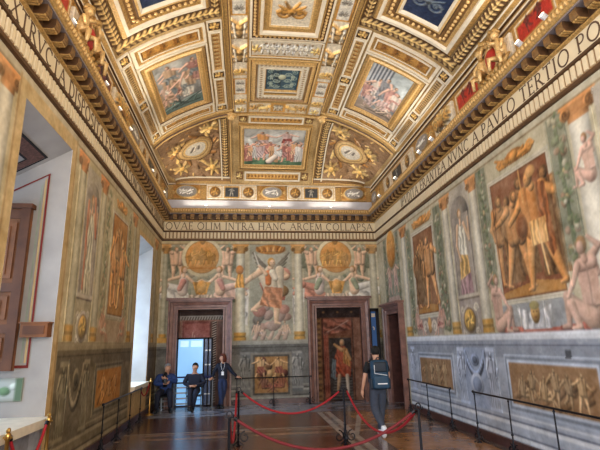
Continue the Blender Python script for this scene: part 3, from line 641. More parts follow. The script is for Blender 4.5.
cv.ell(S(.30), 3.62, .26, .20, (150, 108, 62), k=.5); cv.ell(S(.42), 4.20, .20, .22, (206, 140, 120)); cv.ell(S(-.45), 2.95, .22, .20, (176, 120, 108)); cv.ell(S(.38), 3.0, .20, .16, (180, 126, 112))
fig(cv, S(-.02), 2.5, 2.25, 'fly', skin=(222, 186, 152), cloth=(212, 196, 170), hair=(196, 140, 66), flip=1, wide=1.2, drape=(190, 128, 92))
cv.cap((S(-.14), 4.22), (S(-.14), 3.9), .12, .10, (206, 120, 70)); cv.cap((S(.0), 4.25), (S(.10), 4.05), .12, .10, (228, 214, 190))
cv.cap((S(-.22), 4.2), (S(-.46), 4.5), .07, .05, (222, 186, 152)); cv.line([(S(-.46), 4.5), (S(-.62), 4.95)], .022, (214, 210, 198))
for q in (-1, 1): fig(cv, S(-.05+q*.48), 2.0, .62, 'sit', skin=(206, 172, 146), flip=-q, drape=(180, 160, 150))
for i in range(5): cv.cap((S(-.6+i*.25), 2.05), (S(-.5+i*.25), 2.25), .08, .05, (176, 150, 134))
col_paint(cv, S(-1.27), S(-.92), 5.22, 2.0, (222, 214, 188), (196, 142, 78)); col_paint(cv, S(.74), S(1.06), 5.22, 2.0, (222, 214, 188), (196, 142, 78))
cv.ell(S(-1.12), 4.35, .13, .16, (206, 130, 70)); cv.poly([(S(-1.28), 3.75), (S(-.95), 3.75), (S(-1.0), 4.2), (S(-1.2), 4.2)], (214, 150, 72), folds=3)
col_paint(cv, S(-3.70), S(-3.50), 5.22, 2.0, (176, 172, 148), (196, 142, 78)); col_paint(cv, S(3.42), S(3.72), 5.22, 2.0, (196, 190, 168), (186, 138, 82))
cv.rect(0, 1.90, S(-3.45), 2.14, (206, 152, 70)); cv.rect(S(-1.3), 1.98, S(1.1), 2.0, (160, 150, 130))
# dado of the end wall
panelled_dado(cv, 0, 7.52, 0, 1.98, (116, 114, 108), (158, 154, 142), (66, 62, 58))
cv.rect(S(-1.0), .35, S(.98), 1.62, (118, 118, 116)); caryatid(cv, S(-.92), .5, 1.05, (128, 126, 120)); caryatid(cv, S(.80), .5, 1.05, (140, 138, 132))
cv.rect(S(-.74), .22, S(.62), 1.60, (134, 128, 116)); cv.rect(S(-.66), .28, S(.54), 1.53, (84, 80, 74)); cv.rect(S(-.60), .34, S(.48), 1.47, (158, 118, 74))
for i in range(9):
    r = random.Random(i+300); cv.ell(S(-.5+.9*r.random()), .45+.9*r.random(), .08+.08*r.random(), .1+.05*r.random(), [(190, 152, 104), (120, 84, 56), (104, 60, 48)][i % 3], k=.5)
for i, (x, z, hh, po, fl) in enumerate(((-.40, .80, .66, 'reach', 1), (.18, .78, .68, 'reach', -1), (-.30, .36, .52, 'sit', 1), (.28, .36, .56, 'sit', -1))):
    fig(cv, S(x), z, hh, po, skin=((206, 168, 122), (196, 156, 108), (132, 92, 72), (150, 96, 70))[i], flip=fl, drape=(140, 84, 66), k=.5, wide=1.3)
cv.soften(1); cv.age(2., .16, (210, 196, 166)); cv.mottle(7, .4, 47); cv.mottle(9, .10, 48)
cv.hole(S(-3.14), -.1, S(-1.63), 3.06); cv.hole(S(1.47), -.1, S(3.04), 3.04)
cv.region('fresco_medallion', 'round orange medallion crowded with figures above the left doorway of the end wall', 'fresco', ell=(S(-2.39), 4.80, .68, .68))
cv.region('fresco_medallion', 'round orange medallion crowded with figures above the right doorway of the end wall', 'fresco', ell=(S(2.24), 4.80, .68, .68))
cv.region('wall_fresco', 'fresco of a winged angel with red drapery in the middle of the end wall', 'fresco', pts=R4(S(-.90), 2.0, S(.70), 4.98))
cv.region('painted_column', 'painted cream column left of the winged angel on the end wall', 'painted column', pts=[(S(-1.30), 2.0), (S(-.90), 2.0), (S(-.92), 4.98), (S(-.82), 5.24), (S(-1.37), 5.24), (S(-1.27), 4.98)])
cv.region('painted_column', 'painted cream column right of the winged angel on the end wall', 'painted column', pts=[(S(.70), 2.0), (S(1.10), 2.0), (S(1.06), 4.98), (S(1.16), 5.24), (S(.66), 5.24), (S(.74), 4.98)])
for cx, nm in ((-2.39, 'left'), (2.24, 'right')):
    for q, sd in ((-1, 'left'), (1, 'right')):
        cv.region('painted_cherub', 'painted standing cherub holding the %s side of the medallion over the %s doorway' % (sd, nm), 'fresco figure', pts=R4(*(sorted((S(cx+q*.70), S(cx+q*1.08)))[0], 4.02, sorted((S(cx+q*.70), S(cx+q*1.08)))[1], 5.2)))
        xs = sorted((S(cx+q*.10), S(cx+q*1.05)))
        cv.region('painted_woman', 'painted reclining woman on the %s of the pair above the %s doorway' % (sd, nm), 'fresco figure', pts=[(xs[0], 3.42), (xs[1], 3.42), (xs[1], 4.0), ((xs[0]+xs[1])/2, 4.4), (xs[0], 4.0)])
cv.region('dado_panel', 'square ochre painted relief with figures low in the middle of the end wall', 'fresco', pts=R4(S(-.74), .22, S(.62), 1.60))
build_wall(cv, lambda X, Y, o: np.stack([XL+X, D-o+0*X, Y], -1), 'wall_end', M['fresco'])

# plain walls behind the camera's view
def sheet(name, q, m):
    return struct(mesh_obj(name, q, [(0, 1, 2, 3)], m))
sheet('wall_right', [(XR, YB, 0), (XR, 2.6, 0), (XR, 2.6, ZW), (XR, YB, ZW)], M['plaster'])
sheet('wall_left', [(XL, YB, 0), (XL, 2.6, 0), (XL, 2.6, ZW), (XL, YB, ZW)], M['plaster'])
sheet('wall_back', [(XL, YB, 0), (XR, YB, 0), (XR, YB, 6.5), (XL, YB, 6.5)], M['plaster'])

# ---------------- window recesses of the left wall
def recess(n, ya, yb, za, zb):
    xo = -4.5
    zb2 = zb-.99; ya2, yb2 = ya+.02, yb
    b = MB()
    b.add([(XL, ya, za), (XL, yb, za), (xo, yb2, za), (xo, ya2, za)], [(0, 1, 2, 3)], 0)                # sill
    b.add([(XL, ya, zb), (XL, yb, zb), (xo, yb2, zb2), (xo, ya2, zb2)], [(0, 1, 2, 3)], 0)              # soffit
    b.add([(XL, yb, za), (XL, yb, zb), (xo, yb2, zb2), (xo, yb2, za)], [(0, 1, 2, 3)], 0)               # far jamb
    b.add([(XL, ya, za), (XL, ya, zb), (xo, ya2, zb2), (xo, ya2, za)], [(0, 1, 2, 3)], 0)               # near jamb
    wnd = struct(b.build('window_%d' % n, M['reveal']))
    f = MB(); cy = (ya2+yb2)/2
    for y in (ya2+.05, cy, yb2-.05): f.box((xo-.03, y-.05, za), (xo+.03, y+.05, zb2))
    for z in (za+.05, (za+zb2)/2, zb2-.05): f.box((xo-.03, ya2, z-.04), (xo+.03, yb2, z+.04))
    f.build('window_frame', M['wood'], wnd)
    g = MB(); g.box((xo-.06, ya2, za), (xo-.05, yb2, zb2)); g.build('pane', M['skylit'], wnd)
    s = MB(); s.box((xo, ya-.0, za-.10), (XL+.10, yb, za+.012)); s.build('window_sill', M['white'], wnd)
    return wnd
f = MB()
for y in (.32, 1.2, 2.08): f.box((XL+.0, y-.04, 1.0), (XL+.05, y+.04, 5.0))
for z in (1.0, 2.3, 3.6, 5.0): f.box((XL+.0, .28, z-.04), (XL+.05, 2.12, z+.04))
w3 = struct(f.build('window_3', M['wood'])); g = MB(); g.box((XL+.01, .3, 1.0), (XL+.02, 2.1, 5.0)); g.build('pane', M['skylit'], w3)  # unseen window, added around the cool fill light
f = MB()
for x in (-2.3, XC, 4.2): f.box((x-.06, YB, .8), (x+.06, YB+.06, 6.3))
for z in (.8, 2.6, 4.4, 6.3): f.box((-2.36, YB, z-.05), (4.26, YB+.06, z+.05))
w4 = struct(f.build('window_4', M['wood'])); g = MB(); g.box((-2.3, YB+.01, .8), (4.2, YB+.02, 6.3)); g.build('pane', M['skylit'], w4)  # unseen glowing window wall, added to go with the rear fill light
wn = recess(1, *LWIN[0]); recess(2, *LWIN[1])
# painted decoration on the near recess: dark framed soffit panel, red line on the far jamb
Yj = 7.38-.012
def soff(x, y): t = (x-XL)/(-4.5-XL); return (x, y, 5.04-.99*t-.012)
b = MB()
for a, c_, mi in ((0, .16, 1), (.16, .20, 0), (.20, .21, 1)): pass
def ring(f, u0, u1, v0, v1, w_, mb, mi):
    for (a, b_, c, d) in ((u0, u1, v0, v0+w_), (u0, u1, v1-w_, v1), (u0, u0+w_, v0+w_, v1-w_), (u1-w_, u1, v0+w_, v1-w_)):
        mb.add([f(a, c), f(b_, c), f(b_, d), f(a, d)], [(0, 1, 2, 3)], mi)
ring(soff, -4.40, -3.12, 5.85, 7.26, .035, b, 1); ring(soff, -4.36, -3.155, 5.89, 7.22, .17, b, 0); ring(soff, -4.19, -3.325, 6.06, 7.05, .03, b, 1)
o = b.build('painted_border', [mat('grotesque_border', (96, 66, 58), .8, var=.5, scale=22), M['dark']]); tag(o, 'dark painted border on the sloping ceiling of the near window recess', 'painted border')
jb = lambda x, z: (x, Yj, z)
b = MB(); b.add([jb(-3.10, 1.66), jb(-3.13, 1.66), jb(-3.13, 4.58), jb(-3.10, 4.62)], [(0, 1, 2, 3)], 0); b.add([jb(-3.10, 4.62), jb(-3.13, 4.58), jb(-4.3, 3.92), jb(-4.3, 3.96)], [(0, 1, 2, 3)], 0)
b.add([jb(-3.10, 1.63), jb(-3.40, 1.63), jb(-3.40, 1.67), jb(-3.10, 1.67)], [(0, 1, 2, 3)], 0)
b.add([jb(-3.14, 1.7), jb(-3.17, 1.7), jb(-3.17, 4.50), jb(-3.14, 4.54)], [(0, 1, 2, 3)], 1); b.add([jb(-3.19, 1.7), jb(-3.22, 1.7), jb(-3.22, 4.40), jb(-3.19, 4.45)], [(0, 1, 2, 3)], 2)
o = b.build('painted_border', [mat('oxblood_line', (118, 34, 26), .8), M['tan'], mat('sage_line', (150, 156, 140), .8)]); tag(o, 'dark red painted line framing the shutter on the window jamb', 'painted border')
cvb = Cv(.38, .32, .02, (158, 160, 150)); cvb.rect(.04, .04, .34, .28, (176, 180, 172)); cvb.ell(.14, .14, .08, .06, (110, 140, 104)); cvb.ell(.26, .2, .06, .05, (206, 214, 206)); cvb.rect(.28, 0, .38, .32, (96, 116, 92))
o = grid_obj('fresco_fragment', np.stack([-3.52+cvb.X, Yj-.004+0*cvb.X, 1.18+cvb.Y], -1), cvb.C, M['fresco'], back=np.stack([-3.52+cvb.X, Yj+.012+0*cvb.X, 1.18+cvb.Y], -1)); tag(o, 'small pale green fresco fragment on the jamb below the shutter', 'fresco')
b = MB(); b.box((-3.20, 7.20, 2.06), (-2.83, 7.375, 2.26)); b.box((-3.16, 7.19, 2.10), (-2.87, 7.20, 2.22), 1); b.box((-3.22, 7.18, 2.255), (-2.81, 7.375, 2.275), 0)
tag(b.build('wooden_box', [M['wood'], M['woodd']]), 'small brown wooden box fixed to the window jamb right of the shutter', 'box')
# the shutter folded back against the jamb
sh = empty('window_shutter', (-3.75, 7.30, 1.60), 'tall carved walnut shutter folded against the jamb of the near window', 'shutter')
b = MB(); b.box((-4.25, 7.29, 1.60), (-3.28, 7.35, 4.02)); b.build('shutter_board', M['wood'], sh)
b = MB()
for x0, x1 in ((-4.25, -4.12), (-3.41, -3.28)): b.box((x0, 7.25, 1.60), (x1, 7.29, 4.02))
for z in (1.60, 2.12, 2.72, 3.84): b.box((-4.12, 7.252, z+.002), (-3.41, 7.29, z+.13))
b.box((-4.28, 7.22, 4.0), (-3.25, 7.36, 4.07)); b.build('shutter_frame', M['woodd'], sh)
for z0, z1 in ((1.78, 2.06), (2.32, 2.66), (2.92, 3.78)):
    b = MB(); b.box((-4.06, 7.268, z0), (-3.46, 7.29, z1)); b.box((-3.98, 7.255, z0+.06), (-3.54, 7.27, z1-.06)); b.build('shutter_panel', M['wood'], sh)

# ---------------- doors
def marble_frame(n, fn, u0, u1, zt, wd, depth, label_parent=None):
    """stepped breccia architrave; fn(u, out, z) -> world point"""
    d = empty('door_%d' % n, fn((u0+u1)/2, 0, 0)); struct(d)
    prof = [(0.0, .02), (0.0, .10), (.05, .10), (.07, .06), (wd*.45, .06), (wd*.5, .10), (wd*.78, .13), (wd*.82, .17), (wd, .17), (wd, 0.0)]
    pts = lambda k: [(u0-k, 0), (u0-k, zt+k), (u1+k, zt+k), (u1+k, 0)]
    V = []; F = []; mi = []
    for k, o_ in prof: V += [fn(u, o_, z) for u, z in pts(k)]
    for i in range(len(prof)-1):
        for j in range(3): F.append((i*4+j, i*4+j+1, (i+1)*4+j+1, (i+1)*4+j)); mi.append(0 if i not in (2, 6) else 1)
    fr = mesh_obj('door_frame', V, F, [M['marble'], M['marbled']], d, mi)
    b = MB()
    A = [fn(u0-wd-.06, 0, zt+wd), fn(u1+wd+.06, 0, zt+wd), fn(u1+wd+.06, .24, zt+wd), fn(u0-wd-.06, .24, zt+wd)]
    B = [fn(u0-wd-.06, 0, zt+wd+.07), fn(u1+wd+.06, 0, zt+wd+.07), fn(u1+wd+.06, .24, zt+wd+.07), fn(u0-wd-.06, .24, zt+wd+.07)]
    b.add(A+B, [(0, 1, 2, 3), (4, 5, 6, 7), (0, 1, 5, 4), (1, 2, 6, 5), (2, 3, 7, 6), (3, 0, 4, 7)]); b.build('door_cornice', M['marble'], d)
    b = MB()   # jambs through the wall
    for u in (u0, u1): b.add([fn(u, .03, 0), fn(u, .03, zt), fn(u, -depth, zt), fn(u, -depth, 0)], [(0, 1, 2, 3)])
    b.add([fn(u0, .03, zt), fn(u1, .03, zt), fn(u1, -depth, zt), fn(u0, -depth, zt)], [(0, 1, 2, 3)])
    b.build('door_jamb', M['marbled'], d)
    return d
eL = lambda u, o_, z: (u+XC, D-o_, z)
dl = marble_frame(1, eL, -3.12, -1.65, 3.03, .30, .75)
dr = marble_frame(2, eL, 1.48, 3.03, 3.03, .30, .35)
ds = marble_frame(3, lambda u, o_, z: (XR-o_, u, z), 13.72, 14.88, 2.70, .28, .9)
# left door: painted inner wall with a red marble field and a roped border
cv = Cv(1.47, 3.03, .016, (150, 112, 96)); cv.rect(.10, 0, 1.03, 2.68, (138, 84, 76)); cv.rect(.16, 0, .98, 2.60, (166, 104, 94)); cv.mottle(16, .25, 2)
cv.rect(0, 2.72, 1.47, 3.03, (70, 52, 46)); cv.rect(0, 2.72, 1.47, 2.86, (168, 160, 150))
for i in range(16): cv.cap((.06+i*.09, 2.73), (.09+i*.09, 2.81), .02, .02, (104, 92, 84))
cv.rect(1.03, 0, 1.06, 2.66, (60, 44, 40)); cv.rect(1.08, 0, 1.24, 2.66, (80, 62, 56))
for i in range(34): cv.cap((1.10, .04+i*.078), (1.22, .09+i*.078), .016, .016, (176, 160, 146))
cv.rect(1.26, 0, 1.47, 2.66, (112, 84, 74)); 
for i in range(8): cv.cap((.3+.08*i, 1.0+.12*(i % 4)), (.45+.06*i, 2.3-.1*i), .012, .02, (196, 150, 134), .2)
cv.mottle(8, .2, 3)
o = grid_obj('door_leaf', np.stack([XC-3.12+cv.X, 16.28+0*cv.X, cv.Y], -1), cv.C, M['fresco'], dl); o['label'] = 'red marbled field with a roped border'
# glass lobby in the left doorway, glow added for the bright room beyond
gd = empty('glass_door', (XC-2.72, 15.95, 0), 'pale blue lit glass door in dark metal frame standing in the left doorway', 'glass door')
b = MB(); b.box((XC-3.10, 15.93, .04), (XC-2.28, 15.96, 2.08)); b.build('pane', M['glass'], gd)
b = MB(); b.box((XC-3.02, 15.915, 1.84), (XC-2.76, 15.93, 2.03)); b.box((XC-2.68, 15.915, 1.84), (XC-2.33, 15.93, 2.03)); b.build('bright_window', M['skylit'], gd)['label'] = 'two bright window lights in the top of the glass'
b = MB()
for x in (-3.11, -2.26, -2.12, -2.0): b.box((XC+x-.025, 15.90, 0), (XC+x+.025, 15.99, 2.12))
b.box((XC-3.13, 15.90, 2.08), (XC-1.98, 15.99, 2.13)); b.build('door_frame', M['dark'], gd)
b = MB(); b.box((XC-2.24, 15.92, .04), (XC-2.02, 15.94, 2.08), 0)
for z in (.35, .8, 1.25, 1.7): b.box((XC-2.22, 15.90, z), (XC-2.04, 15.93, z+.04), 1)
b.build('side_panel', [mat('dusky_glass', (52, 74, 116), .2), M['steel']], gd)
# right door: painted door with robed figure in a fictive doorway
cv = Cv(1.65, 3.03, .016, (106, 66, 46)); cv.rect(0, 2.70, 1.65, 3.03, (44, 30, 26))
for i in range(3): cv.ell(.3+i*.52, 2.88, .05, .04, (120, 84, 50))
cv.rect(.02, 0, .20, 2.68, (112, 78, 48)); cv.rect(.22, 0, .26, 2.68, (52, 32, 26)); cv.rect(1.36, 0, 1.62, 2.68, (120, 84, 66)); cv.rect(1.33, 0, 1.36, 2.68, (52, 34, 28))
for i in range(30): cv.rect(.05, .05+i*.09, .17, .09+i*.09, (74, 50, 34) if i % 2 else (140, 104, 62))
cv.poly([(.28, 0), (.46, 0), (.44, 2.4), (.50, 2.62), (.27, 2.62)], (122, 66, 50), folds=4); cv.poly([(.28, 2.1), (1.30, 2.30), (1.32, 2.66), (.28, 2.66)], (130, 82, 66), folds=5, dirn=1.2, fk=.2)
cv.line([(.42, 2.22), (.75, 2.36), (1.2, 2.60)], .02, (160, 126, 112)); cv.rect(.46, 0, 1.28, 2.02, (50, 42, 38)); cv.rect(.46, 2.02, 1.30, 2.07, (110, 76, 52))
for i in range(9): cv.rect(.50+.02*i, .05+.09*i, 1.26, .09+.09*i, (86, 80, 76))
cv.poly([(.62, .75), (1.20, .75), (1.26, 1.2), (1.05, 1.75), (.78, 1.75), (.64, 1.35)], (136, 66, 44), folds=4, dirn=.5, fk=.2); cv.poly([(.95, 1.2), (1.22, 1.05), (1.14, 1.65), (.98, 1.72)], (156, 110, 62), folds=3)
cv.cap((.92, 1.62), (.66, 1.80), .07, .045, (170, 128, 84)); cv.ell(.94, 1.86, .09, .12, (156, 130, 100)); cv.ell(.92, 1.84, .065, .09, (186, 142, 104)); cv.cap((1.1, 1.55), (1.22, 1.30), .06, .05, (170, 128, 84))
cv.cap((1.08, .78), (1.10, .22), .07, .05, (176, 160, 140)); cv.cap((.80, .78), (.74, .34), .07, .05, (150, 120, 92)); cv.poly([(.50, .75), (.66, .65), (.70, 1.3), (.56, 1.35)], (92, 100, 104), folds=3)
cv.soften(2); cv.mottle(14, .2, 12)
o = grid_obj('door_leaf', np.stack([XC+1.47+cv.X*.95, 15.93+0*cv.X, cv.Y], -1), cv.C, M['fresco'], dr, back=np.stack([XC+1.47+cv.X*.95, 15.98+0*cv.X, cv.Y], -1)); o['label'] = 'door painted with a man in orange robes'
# side door: dark wooden leaf set back
b = MB(); b.box((XR+.42, 13.74, 0), (XR+.47, 14.86, 2.69)); lf = b.build('door_leaf', M['wood'], ds)
b = MB()
for y0, y1 in ((13.84, 14.26), (14.34, 14.76)):
    for z0, z1 in ((.2, .95), (1.1, 1.75), (1.9, 2.55)): b.box((XR+.40, y0, z0), (XR+.425, y1, z1))
b.build('door_panel', M['wood'], lf)
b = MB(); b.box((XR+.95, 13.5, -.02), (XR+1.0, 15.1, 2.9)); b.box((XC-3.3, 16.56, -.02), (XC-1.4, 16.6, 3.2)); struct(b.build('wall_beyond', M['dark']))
# baseboards
bb = MB(); bb.box((XR-.05, YB, 0), (XR-.005, 13.42, .16)); struct(bb.build('baseboard_right', M['marbled']))
bb = MB(); bb.box((XL+.005, YB, 0), (XL+.05, 15.75, .16)); struct(bb.build('baseboard_left', M['marbled']))
bb = MB(); bb.box((XC-1.33, D-.05, 0), (XC+1.16, D-.005, .16)); struct(bb.build('baseboard_end', M['marbled']))
# ================================================================= ENTABLATURE
# section points: (offset from wall, z)
def entablature(n, P, length, mir, text, t0, t1, mit0, mit1, z_up):
    """P(u, off, z): u runs left to right along the wall as one faces it; mit = 1 where the run meets a corner"""
    tr = empty('trim_%d' % n, P(length/2, 0, 5.4)); struct(tr)
    def run(name, prof, mats, mi, par=tr, smooth=False):
        V = []
        for o_, z in prof: V += [P(o_*mit0, o_, z), P(length-o_*mit1, o_, z)]
        F = [(2*i, 2*i+1, 2*i+3, 2*i+2) for i in range(len(prof)-1)]
        return mesh_obj(name, V, F, mats, par, mi)
    run('architrave', [(0, 5.36), (.05, 5.37), (.05, 5.42), (.03, 5.43), (.03, 5.67), (.07, 5.68), (.08, 5.71), (.05, 5.73)],
        [M['brownline'], M['gold'], mat('tongue_ground_%d' % n, (150, 120, 84), .6)], [0, 0, 1, 2, 0, 0, 1])
    run('frieze', [(.05, 5.73), (.05, 6.03)], [M['cream']], [0])
    run('cornice', [(.05, 6.03), (.09, 6.05), (.09, 6.08), (.06, 6.10), (.06, 6.27), (.25, 6.272), (.25, 6.30), (.27, 6.31), (.31, 6.38), (.325, 6.44), (.30, 6.46), (0, 6.47)],
        [M['gold'], M['goldd'], M['grey'], M['goldd'], M['brownline']], [0, 0, 1, 4, 2, 2, 0, 0, 0, 0, 0])  # dark back between modillions: gap shade put into the colour
    b = MB()
    k = int(length/.122)
    for i in range(k):
        u = (i+.5)*length/k
        a, c_ = P(u-.036, .03, 5.45), P(u+.036, .055, 5.655)
        b.box([min(x, y) for x, y in zip(a, c_)], [max(x, y) for x, y in zip(a, c_)])
    b.build('tongue_moulding', M['cream'], tr)
    k = int(length/.285)
    for i in range(k):
        u = (i+.5)*length/k
        if P(u, 0, 0)[1] < 2.5: continue
        m = MB(); V = []
        for o_, z in ((.06, 6.12), (.19, 6.12), (.22, 6.14), (.235, 6.18), (.235, 6.265), (.06, 6.265)):
            V += [P(u-.072, o_, z), P(u+.072, o_, z)]
        m.add(V, [(2*j, 2*j+1, (2*j+3) % 12, (2*j+2) % 12) for j in range(6)], 0); m.add(V, [tuple(range(0, 12, 2)), tuple(range(1, 12, 2))[::-1]], 2)  # side faces dark brown, their shade painted in
        for q in (-.045, 0, .045):
            m.add([P(u+q-.013, .07, 6.108), P(u+q+.013, .07, 6.108), P(u+q+.013, .205, 6.108), P(u+q-.013, .205, 6.108), P(u+q-.016, .06, 6.121), P(u+q+.016, .06, 6.121), P(u+q+.016, .21, 6.13), P(u+q-.016, .21, 6.13)], [(0, 1, 2, 3), (0, 4, 5, 1), (1, 5, 6, 2), (2, 6, 7, 3), (3, 7, 4, 0)], 1)
        m.build('modillion', [M['goldd'], M['gold'], M['brownline']], tr)
    b = MB()
    k = int(length/.085)
    for i in range(k):
        u = (i+.5)*length/k
        if P(u, 0, 0)[1] < 3.5 or u < .3*mit0 or length-u < .3*mit1: continue
        b.ball(P(u, .308, 6.385), (.028, .03, .045), 6, 4)
    b.build('leaf_moulding', M['goldl'], tr)
    # lettering
    b = MB(); letters(b, P, text, t0, t1, 5.757, .25)
    b.build('inscription', M['letter'], tr)
    return tr
def arc(cx, cy, rx, ry, a0, a1, n=12): return [(cx+rx*math.cos(math.radians(a0+(a1-a0)*i/n)), cy+ry*math.sin(math.radians(a0+(a1-a0)*i/n))) for i in range(n+1)]
TH, TN = .115, .055      # thick and thin strokes
GL = {   # width, [(points, weight, serif at start, serif at end)]
 'A': (.92, [([(.06, 0), (.46, 1)], TN, 1, 0), ([(.46, 1), (.86, 0)], TH, 0, 1), ([(.22, .36), (.70, .36)], TN, 0, 0)]),
 'B': (.66, [([(.14, 0), (.14, 1)], TH, 1, 1), ([(.14, 1)]+arc(.34, .76, .2, .24, 90, -90)+[(.14, .52)], .08, 0, 0), ([(.14, .52)]+arc(.36, .26, .24, .26, 90, -90)+[(.14, 0)], .09, 0, 0)]),
 'C': (.88, [(arc(.48, .5, .40, .5, 50, 310), .095, 1, 0)]),
 'D': (.88, [([(.14, 0), (.14, 1)], TH, 1, 1), ([(.14, 1), (.36, 1)]+arc(.38, .5, .40, .5, 90, -90)+[(.14, 0)], .09, 0, 0)]),
 'E': (.62, [([(.14, 0), (.14, 1)], TH, 1, 1), ([(.14, .98), (.54, .98)], TN, 0, 1), ([(.14, .52), (.46, .52)], TN, 0, 1), ([(.14, .02), (.56, .02)], TN, 0, 1)]),
 'F': (.58, [([(.14, 0), (.14, 1)], TH, 1, 1), ([(.14, .98), (.52, .98)], TN, 0, 1), ([(.14, .52), (.44, .52)], TN, 0, 1)]),
 'H': (.92, [([(.14, 0), (.14, 1)], TH, 1, 1), ([(.78, 0), (.78, 1)], TH, 1, 1), ([(.14, .52), (.78, .52)], TN, 0, 0)]),
 'I': (.30, [([(.15, 0), (.15, 1)], TH, 1, 1)]),
 'L': (.60, [([(.14, 0), (.14, 1)], TH, 1, 1), ([(.14, .02), (.56, .02)], TN, 0, 1)]),
 'M': (1.06, [([(.12, 0), (.18, 1)], TN, 1, 0), ([(.18, 1), (.53, .08)], TH, 0, 0), ([(.53, .08), (.88, 1)], TN, 0, 0), ([(.88, 1), (.94, 0)], TH, 0, 1)]),
 'N': (.92, [([(.14, 0), (.14, 1)], TN, 1, 0), ([(.14, 1), (.78, 0)], TH, 0, 0), ([(.78, 0), (.78, 1)], TN, 0, 1)]),
 'O': (1.0, [(arc(.5, .5, .42, .5, 0, 360, 20), .095, 0, 0)]),
 'P': (.66, [([(.14, 0), (.14, 1)], TH, 1, 1), ([(.14, .98)]+arc(.34, .74, .24, .25, 90, -90)+[(.14, .49)], .08, 0, 0)]),
 'Q': (1.0, [(arc(.5, .5, .42, .5, 0, 360, 20), .095, 0, 0), ([(.52, .08), (.78, -.14), (1.05, -.18)], .08, 0, 0)]),
 'R': (.76, [([(.14, 0), (.14, 1)], TH, 1, 1), ([(.14, .98)]+arc(.34, .75, .22, .24, 90, -90)+[(.14, .51)], .08, 0, 0), ([(.36, .50), (.74, 0)], TH, 0, 1)]),
 'S': (.60, [(arc(.31, .75, .20, .24, 40, 250, 10)+arc(.31, .25, .22, .26, 80, -140, 10), .09, 0, 0)]),
 'T': (.76, [([(.38, 0), (.38, 1)], TH, 1, 0), ([(.06, .98), (.70, .98)], TN, 1, 1)]),
 'V': (.90, [([(.06, 1), (.45, 0)], TH, 1, 0), ([(.45, 0), (.84, 1)], TN, 0, 1)]),
 'X': (.86, [([(.10, 1), (.76, 0)], TH, 1, 1), ([(.76, 1), (.10, 0)], TN, 1, 1)]),
}
def adv(text): return sum(.48 if q == ' ' else GL[q][0]+.12 for q in text)
def fit(text, a, ua, b_, ub):
    """start and end of the run so that text[:a] ends at ua and text[:b_] at ub"""
    k = (ub-ua)/(adv(text[:b_])-adv(text[:a])); return ua-k*adv(text[:a]), ua-k*adv(text[:a])+k*adv(text)
def letters(b, P, text, t0, t1, zb, H):
    tot = sum(.48 if c == ' ' else GL[c][0]+.12 for c in text); sx = (t1-t0)/tot; u = 0
    def seg(p, q, w_):
        (x0, y0), (x1, y1) = p, q; dx, dy = (x1-x0)*sx, (y1-y0)*H; L = math.hypot(dx, dy) or 1e-6; w2 = w_*H/2
        nx, ny = -dy/L*w2, dx/L*w2; a, c_ = t0+x0*sx, zb+y0*H; e, f = t0+x1*sx, zb+y1*H
        Q = [(a+nx, c_+ny), (a-nx, c_-ny), (e-nx, f-ny), (e+nx, f+ny)]
        b.add([P(x, .051, z) for x, z in Q]+[P(x, .058, z) for x, z in Q], [(4, 5, 6, 7), (0, 1, 5, 4), (1, 2, 6, 5), (2, 3, 7, 6), (3, 0, 4, 7)])
    for c in text:
        if c == ' ': u += .48; continue
        wd, st = GL[c]
        for pts, wt, s0, s1 in st:
            pts = [(x+u, y) for x, y in pts]
            for p, q in zip(pts, pts[1:]): seg(p, q, wt)
            for on, e, nb in ((s0, pts[0], pts[1]), (s1, pts[-1], pts[-2])):
                if on:
                    if abs(e[1]-nb[1]) > .3: seg((e[0]-.13, e[1]), (e[0]+.13, e[1]), .045)
                    else: seg((e[0], e[1]-.10), (e[0], e[1]+.10), .05)
        u += wd+.12
ent = []
TR = 'IPVDITA ERANTEA NVNC A PAVLO TERTIO PONTIFICE'; TL = 'OMMODAM EXTRVCTA DISPOSITA EXPOLITA CONCINNITATEM ORNATAQVE FIRMITAS PERPETVA'
ent.append(entablature(1, lambda u, o_, z: (XL+u, D-o_, z), XR-XL, 1, 'QVAE OLIM INTRA HANC ARCEM COLLAPSA', .10, 7.42, 1, 1, 0))
# right wall faced: left end = corner (y = D)
LR = D-1.5
ent.append(entablature(2, lambda u, o_, z: (XR-o_, D-u, z), D-YB, 1, TR, *fit(TR, TR.index('PAVLO'), D-7.92, TR.index('PONT'), D-5.20), 1, 0, 0))
ent.append(entablature(3, lambda u, o_, z: (XL+o_, YB+u, z), D-YB, 1, TL, *fit(TL, TL.index('TRVCTA'), 5.22-YB, TL.index('DISP'), 6.84-YB), 0, 1, 0))

# ================================================================= VAULT
XS = [0, .7, 1.35, 1.75, 2.3, 2.86, 3.28, 3.45, 3.60, 3.70]; ZS = [8.68, 8.67, 8.62, 8.53, 8.31, 8.02, 7.74, 7.58, 7.42, 7.30]
_x = np.linspace(0, 3.7, 371); _z = np.interp(_x, XS, ZS)
_zp = np.concatenate([_z[12:0:-1], _z, 2*_z[-1]-_z[-2:-14:-1]]); _z = np.convolve(_zp, np.ones(25)/25, 'valid')[:371]
YT = np.array([0, .15, .35, .55, .72, .87, 1.0]); VT = 8.68-np.array([8.68, 8.62, 8.47, 8.25, 7.98, 7.68, 7.42])
_t = np.linspace(0, 1, 201); _v = np.interp(_t, YT, VT); _vp = np.concatenate([_v[8:0:-1]*0, _v, 2*_v[-1]-_v[-2:-10:-1]]); _v = np.convolve(_vp, np.ones(17)/17, 'valid')[:201]
YA, YE = 12.75, 15.66
def SZ(dx, y):
    u = 8.68-np.interp(np.abs(dx), _x, _z); t = (np.asarray(y, float)-YA)/(YE-YA); v = np.interp(np.clip(t, 0, 1), _t, _v)
    return np.maximum(8.68-(u**5+np.maximum(v, 0)**5+1e-12)**.2, 7.40)
